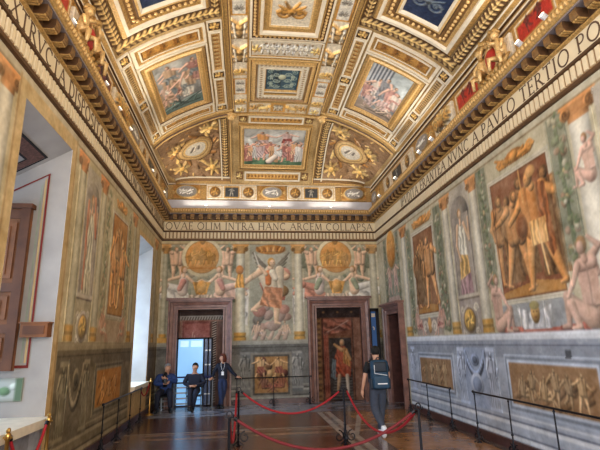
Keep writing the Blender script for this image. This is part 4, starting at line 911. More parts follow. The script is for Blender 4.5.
def MP(dx, y, h=0.):
    dx = np.asarray(dx, float); y = np.asarray(y, float); e = .03; z = SZ(dx, y)
    gx = (SZ(dx+e, y)-SZ(dx-e, y))/(2*e); gy = (SZ(dx, y+e)-SZ(dx, y-e))/(2*e)
    n = np.stack([gx, gy, -np.ones_like(z)], -1); n /= np.linalg.norm(n, axis=-1, keepdims=True)
    return np.stack([dx+XC, y, z], -1)+n*np.asarray(h)[..., None]
gx, gy = np.meshgrid(np.linspace(-3.66, 3.66, 147), np.linspace(YB, 15.70, 360))
cc = Cv(7.32, 18.7, .06, (206, 172, 112)); ccC = np.ones(gx.shape+(3,))*np.array((186, 156, 106)); nn = vnoise(*gx.shape, 6, 4)[..., None]*50
gz = grid_obj('ceiling', MP(gx, gy, 0.), np.clip(ccC+nn, 0, 255), M['gilt']); struct(gz)
G0, GH, GDK, WT = (194, 154, 92), (222, 186, 120), (106, 76, 44), (234, 224, 204)

def frame(rect, prof, parent, name='frame', stp=.12, mats=None):
    """mitred moulding round a plan rectangle of the vault; prof = [(inset, height, material)]"""
    x0, x1, y0, y1 = rect; V = []; F = []; mi = []; mats = mats or ['gold', 'goldd', 'goldl', 'white', 'brownline']
    nx = max(2, int((x1-x0)/stp)); ny = max(2, int((y1-y0)/stp)); per = 2*(nx+ny)
    for d, h, _ in prof:
        a, b_, c, e = x0+d, x1-d, y0+d, y1-d
        ring_ = [(a+(b_-a)*i/nx, c) for i in range(nx)]+[(b_, c+(e-c)*i/ny) for i in range(ny)]+[(b_-(b_-a)*i/nx, e) for i in range(nx)]+[(a, e-(e-c)*i/ny) for i in range(ny)]
        r = np.array(ring_); V.append(MP(r[:, 0], r[:, 1], np.full(per, h)))
    V = np.concatenate(V)
    for i in range(len(prof)-1):
        for j in range(per): F.append((i*per+j, i*per+(j+1) % per, (i+1)*per+(j+1) % per, (i+1)*per+j)); mi.append(mats.index(prof[i][2]))
    return mesh_obj(name, V, F, [M[m] for m in mats], parent, mi)
def beads(rect, d, h, parent, sp=.09, size=(.032, .028), name='egg_moulding', m='goldl'):
    x0, x1, y0, y1 = rect; a, b_, c, e = x0+d, x1-d, y0+d, y1-d; b = MB(); P = []
    for (p, q, L) in (((a, c), (b_, c), b_-a), ((b_, c), (b_, e), e-c), ((b_, e), (a, e), b_-a), ((a, e), (a, c), e-c)):
        k = max(2, int(L/sp))
        P += [(p[0]+(q[0]-p[0])*(i+.5)/k, p[1]+(q[1]-p[1])*(i+.5)/k) for i in range(k)]
    P = np.array(P); W = MP(P[:, 0], P[:, 1], np.full(len(P), h))
    for p in W: b.ball(p, (size[0], size[0], size[1]), 5, 4)
    return b.build(name, M[m], parent)
def panel(rect, cv, parent, name, h=.02, amp=1., m='gilt', back=-.02, mask=None):
    """canvas laid on the vault; t runs towards the camera"""
    x0, x1, y0, y1 = rect; X = x0+cv.X/cv.w*(x1-x0); Y = y1-cv.Y/cv.h*(y1-y0)
    return grid_obj(name, MP(X, Y, h+cv.Z*amp), cv.C, M[m], parent, back=MP(X, Y, np.full(X.shape, back)), cells=mask)
def acanthus(cv, x0, y0, x1, y1, gold=GH, bg=None, seed=1, dome=.03, t=1.):
    """symmetrical scrollwork about the long axis of the rectangle"""
    w_, h = x1-x0, y1-y0; cx, cy = (x0+x1)/2, (y0+y1)/2; r = random.Random(seed); g = np.array(gold, float)
    L = h >= w_; n = max(1, int(round((h/w_ if L else w_/h)/1.05))); a = (w_ if L else h); st = (h if L else w_)/n
    for i in range(n):
        c = (cx, y0+st*(i+.5)) if L else (x0+st*(i+.5), cy)
        for q in (-1, 1):
            px, py = (c[0]+q*a*.24, c[1]-st*.05) if L else (c[0]-st*.05, c[1]+q*a*.24)
            cv.spiral(px, py, min(a*.21, st*.34), 1.3, q if L else -q, (PI if q > 0 else 0) if L else PI/2*q+PI, a*.055*t, g, dome)
            for k in range(3):
                an = (PI/2+q*(.5+.55*k)) if L else (q*(.5+.55*k))
                p1 = (c[0]+math.cos(an)*a*.42, c[1]+math.sin(an)*a*.42)
                cv.cap(c, p1, a*.07*t, a*.035*t, g*(.82+.3*r.random()), .5, dome*.8)
        cv.ell(c[0], c[1], a*.12*t, a*.12*t, g*1.05, dome=dome*1.4, k=.5); cv.ell(c[0], c[1], a*.05, a*.05, g*.6, k=.2)
def leaves(cv, horiz, gold=GH, dark=GDK, sp=.17, dome=.035):
    W, Hh = cv.w, cv.h; L, w_ = (W, Hh) if horiz else (Hh, W); k = max(1, int(L/sp)); g = np.array(gold, float)
    for i in range(k):
        c = L*(i+.5)/k; A = lambda u, v: (u, v) if horiz else (v, u)
        for q in (-1, 1):
            cv.cap(A(c-sp*.25, w_*.5), A(c+sp*.25, w_*(.5+q*.34)), w_*.13, w_*.10, g*(1.0 if i % 2 else .85), .5, dome)
        cv.cap(A(c-sp*.1, w_*.5), A(c+sp*.35, w_*.5), w_*.11, w_*.07, g*1.08, .5, dome)
def rosette(cv, cx, cy, r, gold=GH, dome=.04, n=6):
    g = np.array(gold, float)
    for i in range(n):
        a = 2*PI*i/n+.3; cv.cap((cx+r*.25*math.cos(a), cy+r*.25*math.sin(a)), (cx+r*.72*math.cos(a), cy+r*.72*math.sin(a)), r*.22, r*.26, g*(.85+.2*(i % 2)), .5, dome)
    cv.ell(cx, cy, r*.28, r*.28, g*1.1, dome=dome*1.3, k=.5)
def square_boss(rect, parent):
    cv = Cv(.26, .26, .02, (70, 52, 40)); rosette(cv, .13, .13, .12, (214, 170, 100)); o = panel(rect, cv, parent, 'rosette_boss', .02)
    o['label'] = 'dark square with a gilt rosette'; frame((rect[0]-.03, rect[1]+.03, rect[2]-.03, rect[3]+.03), [(0, 0, 'white'), (0, .04, 'white'), (.03, .04, 'gold'), (.03, .0, 'gold')], parent, 'boss_frame')
def strip_panel(rect, parent, seed, cl=(214, 182, 126)):
    x0, x1, y0, y1 = rect; w_, L = x1-x0, y1-y0
    frame(rect, [(0, 0, 'white'), (0, .045, 'white'), (w_*.18 if w_ < L else L*.18, .045, 'gold'), (w_*.21 if w_ < L else L*.21, .0, 'gold')], parent, 'panel_frame')
    d = min(w_, L)*.2; cv = Cv(w_-2*d, L-2*d, .02, cl); acanthus(cv, 0.02, 0.04, w_-2*d-.02, L-2*d-.04, (176, 118, 54), seed=seed, dome=.02, t=.8)
    panel((x0+d, x1-d, y0+d, y1-d), cv, parent, 'relief_panel', .008)

# arches, flat band and knobs
def moulding(pts, width_dir, prof, name, mats, parent=None, label=None):
    """pts: plan points (dx,y); profile offsets run along width_dir"""
    P = np.array(pts, float); V = []; n = len(P)
    for d, h, _ in prof: V.append(MP(P[:, 0]+width_dir[0]*d, P[:, 1]+width_dir[1]*d, np.full(n, h)))
    V = np.concatenate(V); F = []; mi = []
    for i in range(len(prof)-1):
        for j in range(n-1): F.append((i*n+j, i*n+j+1, (i+1)*n+j+1, (i+1)*n+j)); mi.append(mats.index(prof[i][2]))
    o = mesh_obj(name, V, F, [M[m] for m in mats], parent, mi)
    return o
MT = ['gold', 'goldd', 'goldl', 'white', 'brownline']
arch_prof = [(0, 0, 'gold'), (0, .06, 'goldl'), (.06, .08, 'brownline'), (.08, .05, 'gold'), (.24, .05, 'brownline'), (.26, .09, 'goldl'), (.32, .10, 'gold'), (.36, .06, 'white'), (.40, .05, 'goldd'), (.40, 0, 'goldd')]
for sgn, nm in ((-1, 'left'), (1, 'right')):
    p = [(sgn*(1.34+2.24*i/26), 12.36) for i in range(27)]
    tag(moulding(p, (0, 1), arch_prof, 'gilded_arch', MT), 'gilded arch band curving down the %s side of the vault to the cornice' % nm, 'vault rib')
    cvk = MB(); cvk.ball(MP(sgn*1.40, 12.72, .10), .12, 12, 8); cvk.lathe(MP(sgn*1.40, 12.72, .06)-np.array((0, 0, .03)), [(.17, 0), (.18, .03), (.15, .06)], 14)
    tag(cvk.build('gilded_ball', M['goldl'], None, True), 'round gilded knob at the %s end of the straight band in the vault centre' % nm, 'boss')
    p = [(sgn*1.30, 5.0+(12.4-5.0)*i/60) for i in range(61)]
    tag(moulding(p, (sgn*1, 0), [(0, 0, 'gold'), (0, .07, 'goldl'), (.03, .07, 'brownline'), (.05, .04, 'gold'), (.13, .04, 'brownline'), (.14, .07, 'gold'), (.165, .07, 'gold'), (.165, 0, 'gold')], 'gilded_rib', MT), 'long straight gilded rib %s of the central column of panels' % nm, 'vault rib')
p = [(-1.30+2.60*i/20, 12.68) for i in range(21)]
tag(moulding(p, (0, 1), [(0, 0, 'gold'), (0, .06, 'goldl'), (.05, .07, 'brownline'), (.08, .04, 'goldl'), (.14, .04, 'gold'), (.14, 0, 'gold')], 'gilded_rib', MT), 'short level gilded rib joining the two knobs', 'vault rib')

# ---- side bays, mirrored
def R_(s, a, b_, c, d): return (min(s*a, s*b_), max(s*a, s*b_), c, d)
def scene_paint(w_, h, sky, ground, cols, seed, n, flip=False, streak=False, fs=.42):
    cv = Cv(w_, h, .02, sky); r = random.Random(seed); cv.mottle(20, .5, seed)
    for i in range(14): cv.ell(w_*r.random(), h*(.1+.8*r.random()), .25+.2*r.random(), .08+.1*r.random(), np.array(sky)*(.72+.5*r.random()), ang=r.random()*2, k=.3, a=.7)
    cv.poly([(0, 0), (w_, 0), (w_, h*.20), (w_*.5, h*.12), (0, h*.24)], ground)
    if streak:
        for i in range(12): x = w_*.04+i*.05; cv.line([(x, h*.25), (x+.05, h*.98)], .02, (66, 70, 80) if i % 2 else (196, 196, 200))
    for i in range(n):
        x = w_*(.10+.8*(i+.5)/n)+(r.random()-.5)*.1; y = h*(.08+.42*r.random()); c = cols[r.randrange(len(cols))]; c2 = cols[r.randrange(len(cols))]
        fig(cv, x, y, h*(fs+.12*r.random()), ('stand', 'reach', 'fly', 'sit', 'lift')[r.randrange(5)], skin=(214, 176, 156), cloth=c, drape=c2, robe=c2, flip=1 if r.random() < .5 else -1, wide=1.2)
        cv.poly([(x-.12, y+.1), (x+.14, y+.05), (x+.2, y+.35), (x-.05, y+.4)], c, folds=3, a=.8)
    cv.soften(1)
    for i in range(14): cv.cap((w_*r.random(), h*.08), (w_*r.random(), h*(.05+.2*r.random())), .04, .02, np.array(ground)*(.6+.7*r.random()))
    cv.mottle(10, .15, seed+3); return cv
for s, nm in ((-1, 'left'), (1, 'right')):
    # figure fresco
    th = empty('ceiling_fresco', (XC+s*2.6, 10.4, 8.1), 'ceiling fresco of %s in a gilt frame, %s side of vault' % (('a swirling battle' if s < 0 else 'figures before dark cliffs'), nm), 'ceiling fresco')
    rc = R_(s, 1.84, 3.32, 9.16, 11.80)
    frame(rc, [(0, 0, 'white'), (0, .06, 'white'), (.04, .06, 'brownline'), (.05, .03, 'gold'), (.12, .05, 'goldl'), (.15, .09, 'gold'), (.19, .09, 'gold'), (.23, .03, 'goldl'), (.26, .02, 'brownline'), (.27, 0, 'gold')], th, 'fresco_frame')
    if s < 0: cv = scene_paint(1.25, 2.2, (150, 150, 148), (92, 112, 108), [(190, 164, 150), (150, 108, 100), (116, 122, 124), (204, 198, 186), (166, 140, 116)], 3, 10, fs=.38)
    else: cv = scene_paint(1.25, 2.2, (168, 176, 178), (150, 134, 120), [(190, 164, 158), (200, 190, 180), (128, 128, 132), (178, 136, 128)], 8, 7, streak=True, fs=.30)
    panel(R_(s, 2.08, 3.09, 9.40, 11.55), cv, th, 'painting', .015, m='paint')
    for (a, b_, k) in ((8.52, 9.12, 'upper'), (11.84, 12.34, 'lower')):
        th = empty('arched_panel', (XC+s*2.6, (a+b_)/2, 8.1), '%s white and gold curved panel %s the %s ceiling fresco' % ('broader' if k == 'upper' else 'narrower', 'nearer the viewer than' if k == 'upper' else 'between the arch band and', nm), 'ceiling panel')
        r2 = R_(s, 1.84, 3.32, a, b_)
        frame(r2, [(0, 0, 'white'), (0, .05, 'white'), (.06, .05, 'gold'), (.08, .02, 'gold'), (.13, .02, 'white'), (.13, .05, 'white'), (.16, .05, 'gold'), (.16, 0, 'gold')], th, 'panel_frame')
        cv = Cv(1.14, (b_-a)-.34, .02, (196, 146, 76)); acanthus(cv, .02, .01, 1.12, b_-a-.35, (150, 100, 46) if k == 'upper' else (226, 178, 104), seed=5, dome=.02)
        panel((r2[0]+.17, r2[1]-.17, a+.17, b_-.17), cv, th, 'relief_panel', .012)
    # strips of panels between square bosses
    for (a, b_, where) in ((1.48, 1.80, 'inner'), (3.34, 3.55, 'outer')):
        th = empty('panel_strip', (XC+s*(a+b_)/2, 10.5, SZ(s*(a+b_)/2, 10.5)), 'narrow %s strip of gilt panels and dark bosses beside the %s ceiling fresco' % (where, nm), 'ceiling panel')
        wq = (b_-a)/2-.03; m_ = (a+b_)/2
        for c_ in (8.66, 10.52, 12.20):
            square_boss(R_(s, m_-wq, m_+wq, c_-.13, c_+.13), th)
        strip_panel(R_(s, a+.01, b_-.01, 8.84, 10.34), th, 11); strip_panel(R_(s, a+.01, b_-.01, 10.70, 12.02), th, 12)
    # leaf band round the great blue panel
    th = empty('great_panel', (XC+s*2.6, 6.6, 8.1), 'great dark blue ceiling panel in thick carved frames, %s side, nearest the viewer' % nm, 'ceiling panel')
    cv = Cv(2.05, .32, .02, (96, 68, 40)); leaves(cv, True, (214, 178, 116), sp=.115, dome=.028); panel(R_(s, 1.50, 3.50, 8.10, 8.40), cv, th, 'leaf_band', .03)
    cv = Cv(.20, 3.2, .016, (96, 68, 40)); leaves(cv, False, (214, 178, 116), sp=.12, dome=.028); panel(R_(s, 3.36, 3.53, 5.0, 8.10), cv, th, 'leaf_band', .03)
    cv = Cv(.20, 3.2, .016, (96, 68, 40)); leaves(cv, False, (214, 178, 116), sp=.12, dome=.028); panel(R_(s, 1.50, 1.68, 5.0, 8.10), cv, th, 'leaf_band', .03)
    rb = R_(s, 1.72, 3.34, 4.6, 8.06)
    frame(rb, [(0, 0, 'gold'), (0, .05, 'gold'), (.02, .07, 'gold'), (.06, .10, 'white'), (.12, .10, 'white'), (.14, .04, 'gold'), (.20, .02, 'goldd'), (.34, .03, 'brownline'), (.36, .06, 'goldl'), (.40, .06, 'white'), (.44, .04, 'white'), (.46, 0, 'gold')], th, 'great_frame')
    beads(rb, .26, .045, th, .105, (.04, .035)); 
    cv = Cv(.75, 2.6, .02, (40, 54, 84)); acanthus(cv, .02, .04, .73, 2.56, (110, 122, 132), seed=9, dome=.02, t=.55); cv.mottle(8, .1, 4)
    panel((rb[0]+.45, rb[1]-.45, 5.05, 7.60), cv, th, 'blue_relief', .01)
    moulding([(s*3.555, 4.5+(12.4-4.5)*i/60) for i in range(61)], (s, 0), [(0, 0, 'gold'), (0, .06, 'white'), (.02, .07, 'gold'), (.05, .04, 'gold'), (.07, .06, 'white'), (.085, .05, 'gold'), (.09, 0, 'gold')], 'side_rib', MT, None)
    o = bpy.data.objects.get('side_rib' if s < 0 else 'side_rib.001') or bpy.data.objects['side_rib']; struct(o); o.name = 'trim_%d' % (8 if s < 0 else 9)
    # central ornament column beside the middle panels
    th = empty('ornament_strip', (XC+s*1.1, 9.5, 8.6), 'strip of gilt shells, masks and white motifs %s of the central panels' % nm, 'ceiling ornament')
    cv = Cv(.38, 7.6, .02, WT)
    L = lambda y: 12.64-y
    for (y, h_, kind) in ((12.45, .3, 'ros'), (11.95, .45, 'gold'), (11.2, .8, 'tile'), (10.45, .4, 'gold'), (9.75, .9, 'big'), (8.85, .7, 'big'), (8.0, .8, 'tile'), (7.2, .6, 'gold'), (6.4, .9, 'big'), (5.6, .6, 'tile')):
        c = L(y)
        if kind == 'ros': rosette(cv, .19, c, .15, GH)
        if kind == 'gold':
            for q in (-1, 1): cv.spiral(.19+q*.09, c, .10, 1.2, q, 0, .035, GH, .05)
            rosette(cv, .19, c, .12, (220, 170, 92)); cv.cap((.04, c-.16), (.34, c-.16), .03, .03, G0, dome=.03)
        if kind == 'tile': cv.rect(0, c-h_/2, .38, c+h_/2, (214, 160, 80)); cv.rect(.05, c-h_/2+.05, .33, c+h_/2-.05, (232, 226, 212)); acanthus(cv, .06, c-h_/2+.06, .32, c+h_/2-.06, (150, 142, 130), seed=4, dome=.02, t=.7)
        if kind == 'big':
            g = np.array((190, 152, 96)); cv.ell(.19, c, .16, h_*.30, g*.55, dome=.04)
            for q in (-1, 1):
                for k in range(4): cv.cap((.19, c+(k-1.5)*.14), (.19+q*.17, c+(k-1.5)*.20+.06), .05, .035, g*((.6, 1.1, .75, 1.2)[k]), .5, .07)
            cv.ell(.19, c+h_*.18, .08, .09, g*1.1, dome=.09, k=.5); cv.ell(.19, c-h_*.12, .09, .11, g*.8, dome=.09, k=.5); cv.cap((.06, c+.2), (.10, c-.22), .03, .02, WT, .4, .04); cv.cap((.32, c+.2), (.28, c-.22), .03, .02, WT, .4, .04)
    cv.mottle(10, .12, 5)
    panel(R_(s, .92, 1.29, 5.04, 12.64), cv, th, 'relief_panel', .02)
    moulding([(s*.905, 5.0+(12.6-5.0)*i/60) for i in range(61)], (s, 0), [(-.02, 0, 'gold'), (-.02, .045, 'gold'), (.02, .045, 'gold'), (.02, 0, 'gold')], 'edge_fillet', MT, th)
    # corner panel with an oval
    th = empty('corner_panel', (XC+s*2.6, 14.2, 8.1), '%s corner panel of the vault with an oval picture in a round gilt ring' % nm, 'ceiling panel')
    W_, H_ = 1.86, 2.52; cv = Cv(W_, H_, .018, (148, 116, 84)); px = lambda d: (d-1.80) if s > 0 else (3.66-d)
    t_ = lambda y: (15.42-y)
    cv.mottle(16, .2, 8)
    cx, cy = px(2.60), t_(14.15)
    for i in range(46):
        q_ = i*2.399; rr = .60+.62*((i*7) % 11)/11; x, y = cx+rr*math.cos(q_)*.95, cy+rr*math.sin(q_)*1.25
        cv.cap((x, y), (x+.10*math.cos(q_*1.7), y+.10*math.sin(q_*1.7)), .042, .02, [(212, 176, 116), (150, 112, 72), (104, 76, 50)][i % 3], .5, .03)
    for k in range(9):
        a = 2*PI*k/9; cv.cap((cx+.55*math.cos(a), cy+.62*math.sin(a)), (cx+.72*math.cos(a+.25), cy+.85*math.sin(a+.25)), .08, .05, GH if k % 2 else (150, 104, 52), .5, .06)
    for (d, y, w2) in ((2.05, 13.15, .30), (2.05, 15.05, .26), (3.10, 15.0, .26), (3.15, 13.7, .2)):
        x, y = px(d), t_(y)
        for k in range(7):
            a = 2*PI*k/7; cv.cap((x, y), (x+w2*math.cos(a), y+w2*math.sin(a)), .07, .045, np.array(GH)*(.7+.06*k), .5, .09)
        cv.ell(x, y, .10, .11, (236, 190, 112), dome=.12)
    cv.ell(cx, cy, .60, .66, (96, 70, 44), k=.1, z=.01); cv.ell(cx, cy, .56, .62, (186, 146, 92), k=.1, z=.05); cv.ell(cx, cy, .50, .56, (212, 178, 120), k=.1, z=.08); cv.ell(cx, cy, .42, .48, (110, 80, 50), k=.1, z=.05); cv.ell(cx, cy, .40, .46, (222, 188, 124), k=.1, z=.07); cv.ell(cx, cy, .33, .39, (222, 216, 204), k=.1, z=.02)
    for k in range(3): cv.cap((cx-.15+.12*k, cy-.12+.03*k), (cx-.05+.08*k, cy+.12), .04, .03, (110, 104, 96) if k != 1 else (230, 220, 204))
    cv.mottle(8, .1, 9)
    X = (1.80+cv.X if s > 0 else -3.66+cv.X); Y = 15.42-cv.Y
    ok = SZ(X, Y) > 7.47; ok = ok[:-1, :-1] & ok[1:, 1:] & ok[1:, :-1] & ok[:-1, 1:]
    panel(((1.80, 3.66) if s > 0 else (-3.66, -1.80))+(12.90, 15.42), cv, th, 'relief_panel', .015, mask=ok)
    cvl = Cv(.24, 2.62, .016, (84, 58, 34)); leaves(cvl, False, (206, 170, 110), sp=.105, dome=.025); lb = panel(R_(s, 1.52, 1.74, 12.92, 15.40), cvl, th, 'leaf_band', .02)
    moulding([(s*1.46, 12.85+2.75*i/30) for i in range(31)], (s, 0), [(-.04, 0, 'gold'), (-.04, .06, 'goldl'), (.0, .07, 'brownline'), (.03, .04, 'gold'), (.06, 0, 'gold')], 'edge_fillet', MT, th)
    moulding([(s*1.76, 12.85+2.65*i/30) for i in range(31)], (s, 0), [(-.02, 0, 'white'), (-.02, .05, 'white'), (.02, .05, 'gold'), (.04, 0, 'gold')], 'edge_fillet', MT, th)
    moulding([(s*(1.46+1.9*i/30), 15.42) for i in range(31)], (0, 1), [(-.02, 0, 'white'), (-.02, .05, 'white'), (.02, .05, 'goldd'), (.05, .03, 'goldd'), (.14, .03, 'gold'), (.18, .06, 'gold'), (.20, 0, 'gold')], 'edge_fillet', MT, th)
# ---- middle column
th = empty('central_panel', (XC, 7.6, 8.67), 'large central ceiling panel with gold scrolls on white inside a heavy leaf frame', 'ceiling panel')
rb = (-.88, .88, 5.2, 9.14)
frame(rb, [(0, 0, 'white'), (0, .05, 'white'), (.05, .06, 'brownline'), (.06, .03, 'goldd'), (.16, .05, 'goldd'), (.18, .11, 'gold'), (.22, .11, 'white'), (.28, .10, 'white'), (.30, .05, 'gold'), (.42, .05, 'goldl'), (.46, .03, 'white'), (.48, 0, 'white')], th, 'leaf_frame')
beads(rb, .11, .055, th, .10, (.04, .035), 'leaf_moulding')
cv = Cv(.84, 3.1, .02, (236, 226, 204)); acanthus(cv, .05, .12, .79, 3.0, (176, 130, 66), seed=2, dome=.05, t=1.2)
panel((-.42, .42, 5.6, 8.70), cv, th, 'scroll_panel', .02)
th = empty('relief_strip', (XC, 9.52, 8.67), 'white stucco strip with small figures between two gilt rosettes above the blue panel', 'ceiling panel')
frame((-.88, .88, 9.20, 9.86), [(0, 0, 'white'), (0, .04, 'white'), (.04, .04, 'gold'), (.05, 0, 'gold')], th, 'panel_frame')
cv = Cv(1.64, .54, .018, (222, 212, 192)); 
for i in range(9): fig(cv, .30+.13*i, .08, .40, ('reach', 'stand', 'fly')[i % 3], skin=(244, 238, 226), cloth=(236, 228, 212), hair=(150, 128, 96), flip=1 if i % 2 else -1, dome=.03, wide=1.3, k=.6)
for x in (.10, 1.54): rosette(cv, x, .27, .15, GH)
for i in range(14): cv.ell(.25+.09*i, .08+.38*(i % 2), .03, .03, (150, 124, 86))
panel((-.82, .82, 9.26, 9.80), cv, th, 'relief_panel', .02)
th = empty('grotesque_panel', (XC, 10.9, 8.67), 'small dark blue ceiling panel with pale grotesques in a cream and gold frame', 'ceiling panel')
rb = (-.88, .88, 9.90, 11.98)
frame(rb, [(0, 0, 'gold'), (0, .05, 'goldl'), (.04, .06, 'brownline'), (.05, .03, 'gold'), (.12, .09, 'goldl'), (.17, .10, 'goldd'), (.20, .04, 'gold'), (.22, .03, 'white'), (.24, .05, 'white'), (.40, .05, 'white'), (.42, .06, 'gold'), (.45, .03, 'gold')], th, 'panel_frame')
beads(rb, .12, .06, th, .09, (.03, .028))
cvr = Cv(1.22, 1.66, .02, (232, 222, 200))
for (x0_, y0_, x1_, y1_, hz) in ((0, 0, 1.22, .11, 1), (0, 1.55, 1.22, 1.66, 1), (0, .11, .11, 1.55, 0), (1.11, .11, 1.22, 1.55, 0)):
    Lq = (x1_-x0_) if hz else (y1_-y0_)
    for i in range(int(Lq/.10)):
        t_q = (i+.5)*.10; p_ = (x0_+t_q, (y0_+y1_)/2) if hz else ((x0_+x1_)/2, y0_+t_q); cvr.ell(*p_, .03, .026, (150, 118, 78), dome=.015); cvr.ell(p_[0], p_[1], .012, .012, (216, 190, 140))
mk_ = (cvr.X[:-1, :-1] < .11) | (cvr.X[:-1, :-1] > 1.09) | (cvr.Y[:-1, :-1] < .11) | (cvr.Y[:-1, :-1] > 1.53)
panel((-.61, .61, 10.11, 11.77), cvr, th, 'ornament_border', .055, mask=mk_)
cv = Cv(.86, 1.18, .014, (58, 84, 100)); g = (156, 172, 160)
for i in range(60): q_ = random.Random(i); cv.cap((.05+.38*q_.random(), .05+1.08*q_.random()), (.05+.38*q_.random(), .05+1.08*q_.random()), .0, .0, g)
for yy in (.16, .42, .70, .98):
    for q in (-1, 1): cv.spiral(.43+q*.15, yy, .10, 1.4, q, 0, .016, g); cv.spiral(.43+q*.31, yy+.12, .08, 1.3, -q, 1, .014, (134, 156, 150)); cv.cap((.43+q*.04, yy), (.43+q*.36, yy-.08), .012, .008, g)
for q in (-1, 1):
    for y in (.2, .55, .95): fig(cv, .43+q*.28, y-.1, .26, 'stand', skin=(176, 186, 170), cloth=g, hair=(120, 130, 120), flip=-q)
cv.ell(.43, .59, .10, .12, (196, 200, 170)); cv.rect(.02, .02, .84, .04, (120, 140, 150)); cv.rect(.02, 1.14, .84, 1.16, (120, 140, 150))
panel((-.43, .43, 10.14+.0, 11.34), cv, th, 'painting', .01, m='paint')
frame((-.50, .50, 10.05, 11.44), [(0, .0, 'white'), (0, .055, 'white'), (.05, .055, 'gold'), (.07, .0, 'gold')], th, 'inner_frame')
th = empty('medallion_row', (XC, 12.33, 8.67), 'narrow row of gilt lions and rosettes round a small tile below the blue panel', 'ceiling panel')
cv = Cv(1.72, .62, .02, (226, 208, 176))
for x in (.14, 1.58): rosette(cv, x, .31, .15, (196, 150, 84))
for x in (.46, 1.26):
    q = 1 if x < .8 else -1
    cv.cap((x-.12*q, .28), (x+.08*q, .34), .08, .07, GH, .5, .06); cv.ell(x+.14*q, .42, .07, .07, (236, 190, 110), dome=.08); cv.cap((x-.12*q, .28), (x-.15*q, .10), .03, .02, G0, dome=.04); cv.cap((x+.08*q, .3), (x+.08*q, .10), .03, .02, G0, dome=.04); cv.spiral(x-.15*q, .42, .09, 1, q, 0, .025, G0, .03)
cv.rect(.64, .04, 1.08, .58, (214, 160, 80)); cv.rect(.72, .12, 1.0, .50, (170, 140, 92)); fig(cv, .80, .14, .32, 'reach', skin=WT, cloth=WT, dome=.03); fig(cv, .92, .14, .32, 'reach', skin=WT, cloth=WT, flip=-1, dome=.03)
panel((-.86, .86, 12.03, 12.65), cv, th, 'relief_panel', .02)
frame((-.89, .89, 12.0, 12.68), [(0, 0, 'gold'), (0, .05, 'gold'), (.03, .05, 'gold'), (.03, 0, 'gold')], th, 'panel_frame')
# ---- end slope : plaque, fresco, plaque
th = empty('ceiling_fresco', (XC, 14.2, 8.3), 'ceiling fresco of people on green ground in the end slope of the vault', 'ceiling fresco')
frame((-1.18, 1.18, 13.30, 15.14), [(0, 0, 'gold'), (0, .05, 'gold'), (.03, .06, 'brownline'), (.04, .03, 'gold'), (.08, .08, 'goldl'), (.13, .09, 'gold'), (.17, .03, 'goldl'), (.19, .0, 'gold')], th, 'fresco_frame')
cv = scene_paint(1.98, 2.1, (190, 188, 180), (96, 124, 96), [(196, 120, 104), (206, 150, 96), (206, 196, 184), (186, 158, 150), (140, 70, 62)], 21, 2, fs=.4)
for i in range(13):
    if i in (4, 8): continue
    c = [(186, 124, 110), (200, 156, 116), (208, 202, 194), (190, 164, 160), (150, 96, 88)][i % 5]
    fig(cv, .12+.145*i, .16+.10*((i*7) % 3), .98-.08*((i*5) % 3), ('stand', 'reach', 'stand', 'lift')[i % 4], skin=(216, 168, 142), cloth=c, robe=np.array(c)*.9, drape=np.array(c)*.8+40, flip=1 if i < 6 else -1, wide=1.1)
cv.poly([(0, 0), (1.98, 0), (1.98, .22), (1.2, .12), (.7, .26), (0, .16)], (84, 112, 84), folds=5); cv.cap((.85, .2), (1.05, .45), .12, .10, (222, 206, 190))
panel((-1.0, 1.0, 13.46, 14.98), cv, th, 'painting', .012, m='paint')
for (a, b_, wx, lab) in ((12.88, 13.22, .86, 'long white and gold plaque above the end fresco of the vault'), (15.20, 15.52, .98, 'long white and gold plaque below the end fresco of the vault')):
    th = empty('plaque', (XC, (a+b_)/2, SZ(0, (a+b_)/2)), lab, 'ceiling panel')
    strip_panel((-wx, wx, a, b_), th, 6, (214, 166, 92))
    for q in (-1, 1):
        cx = q*(wx+.17); cv = Cv(.24, .24, .02, (120, 84, 50)); rosette(cv, .12, .12, .11, GH); panel((cx-.12, cx+.12, (a+b_)/2-.13, (a+b_)/2+.13), cv, th, 'rosette_boss', .02)

# ================================================================= MEDALLION BAND between cornice and vault
bz0, bz1 = 6.47, 7.14
def band(name, P, L, m0, m1, lab, prof=None):
    prof = prof or [(0, 6.46, 'goldd'), (.03, 6.52, 'brownline'), (.04, 6.56, 'white') if name == 'x' else (.04, 6.56, 'gold'), (.09, 7.12, 'gold'), (.14, 7.14, 'brownline'), (.15, 7.19, 'white'), (.15, 7.23, 'gold'), (.10, 7.24, 'gold'), (.10, 7.32, 'brownline'), (.15, 7.33, 'white'), (.17, 7.37, 'gold'), (.17, 7.42, 'gold'), (.10, 7.44, 'gold')]
    V = []; F = []; mi = []
    for o_, z, _ in prof: V += [P(o_*m0, o_, z), P(L-o_*m1, o_, z)]
    for i in range(len(prof)-1): F.append((2*i, 2*i+1, 2*i+3, 2*i+2)); mi.append(MT.index(prof[i][2]))
    o = mesh_obj(name, V, F, [M[m] for m in MT], None, mi); return struct(o)
PE = lambda u, o_, z: (XL+u, D-o_, z); PR = lambda u, o_, z: (XR-o_, D-u, z); PL = lambda u, o_, z: (XL+o_, D-u, z)
band('trim_4', PE, XR-XL, 1, 1, '', [(0, 6.46, 'goldd'), (.03, 6.52, 'gold'), (.04, 6.80, 'brownline'), (.06, 6.83, 'gold'), (.09, 7.36, 'brownline'), (.13, 7.37, 'white'), (.14, 7.40, 'gold'), (.15, 7.44, 'gold'), (.10, 7.46, 'gold')]); band('trim_5', PR, D-YB, 1, 0, ''); band('trim_6', PL, D-YB, 1, 0, '')
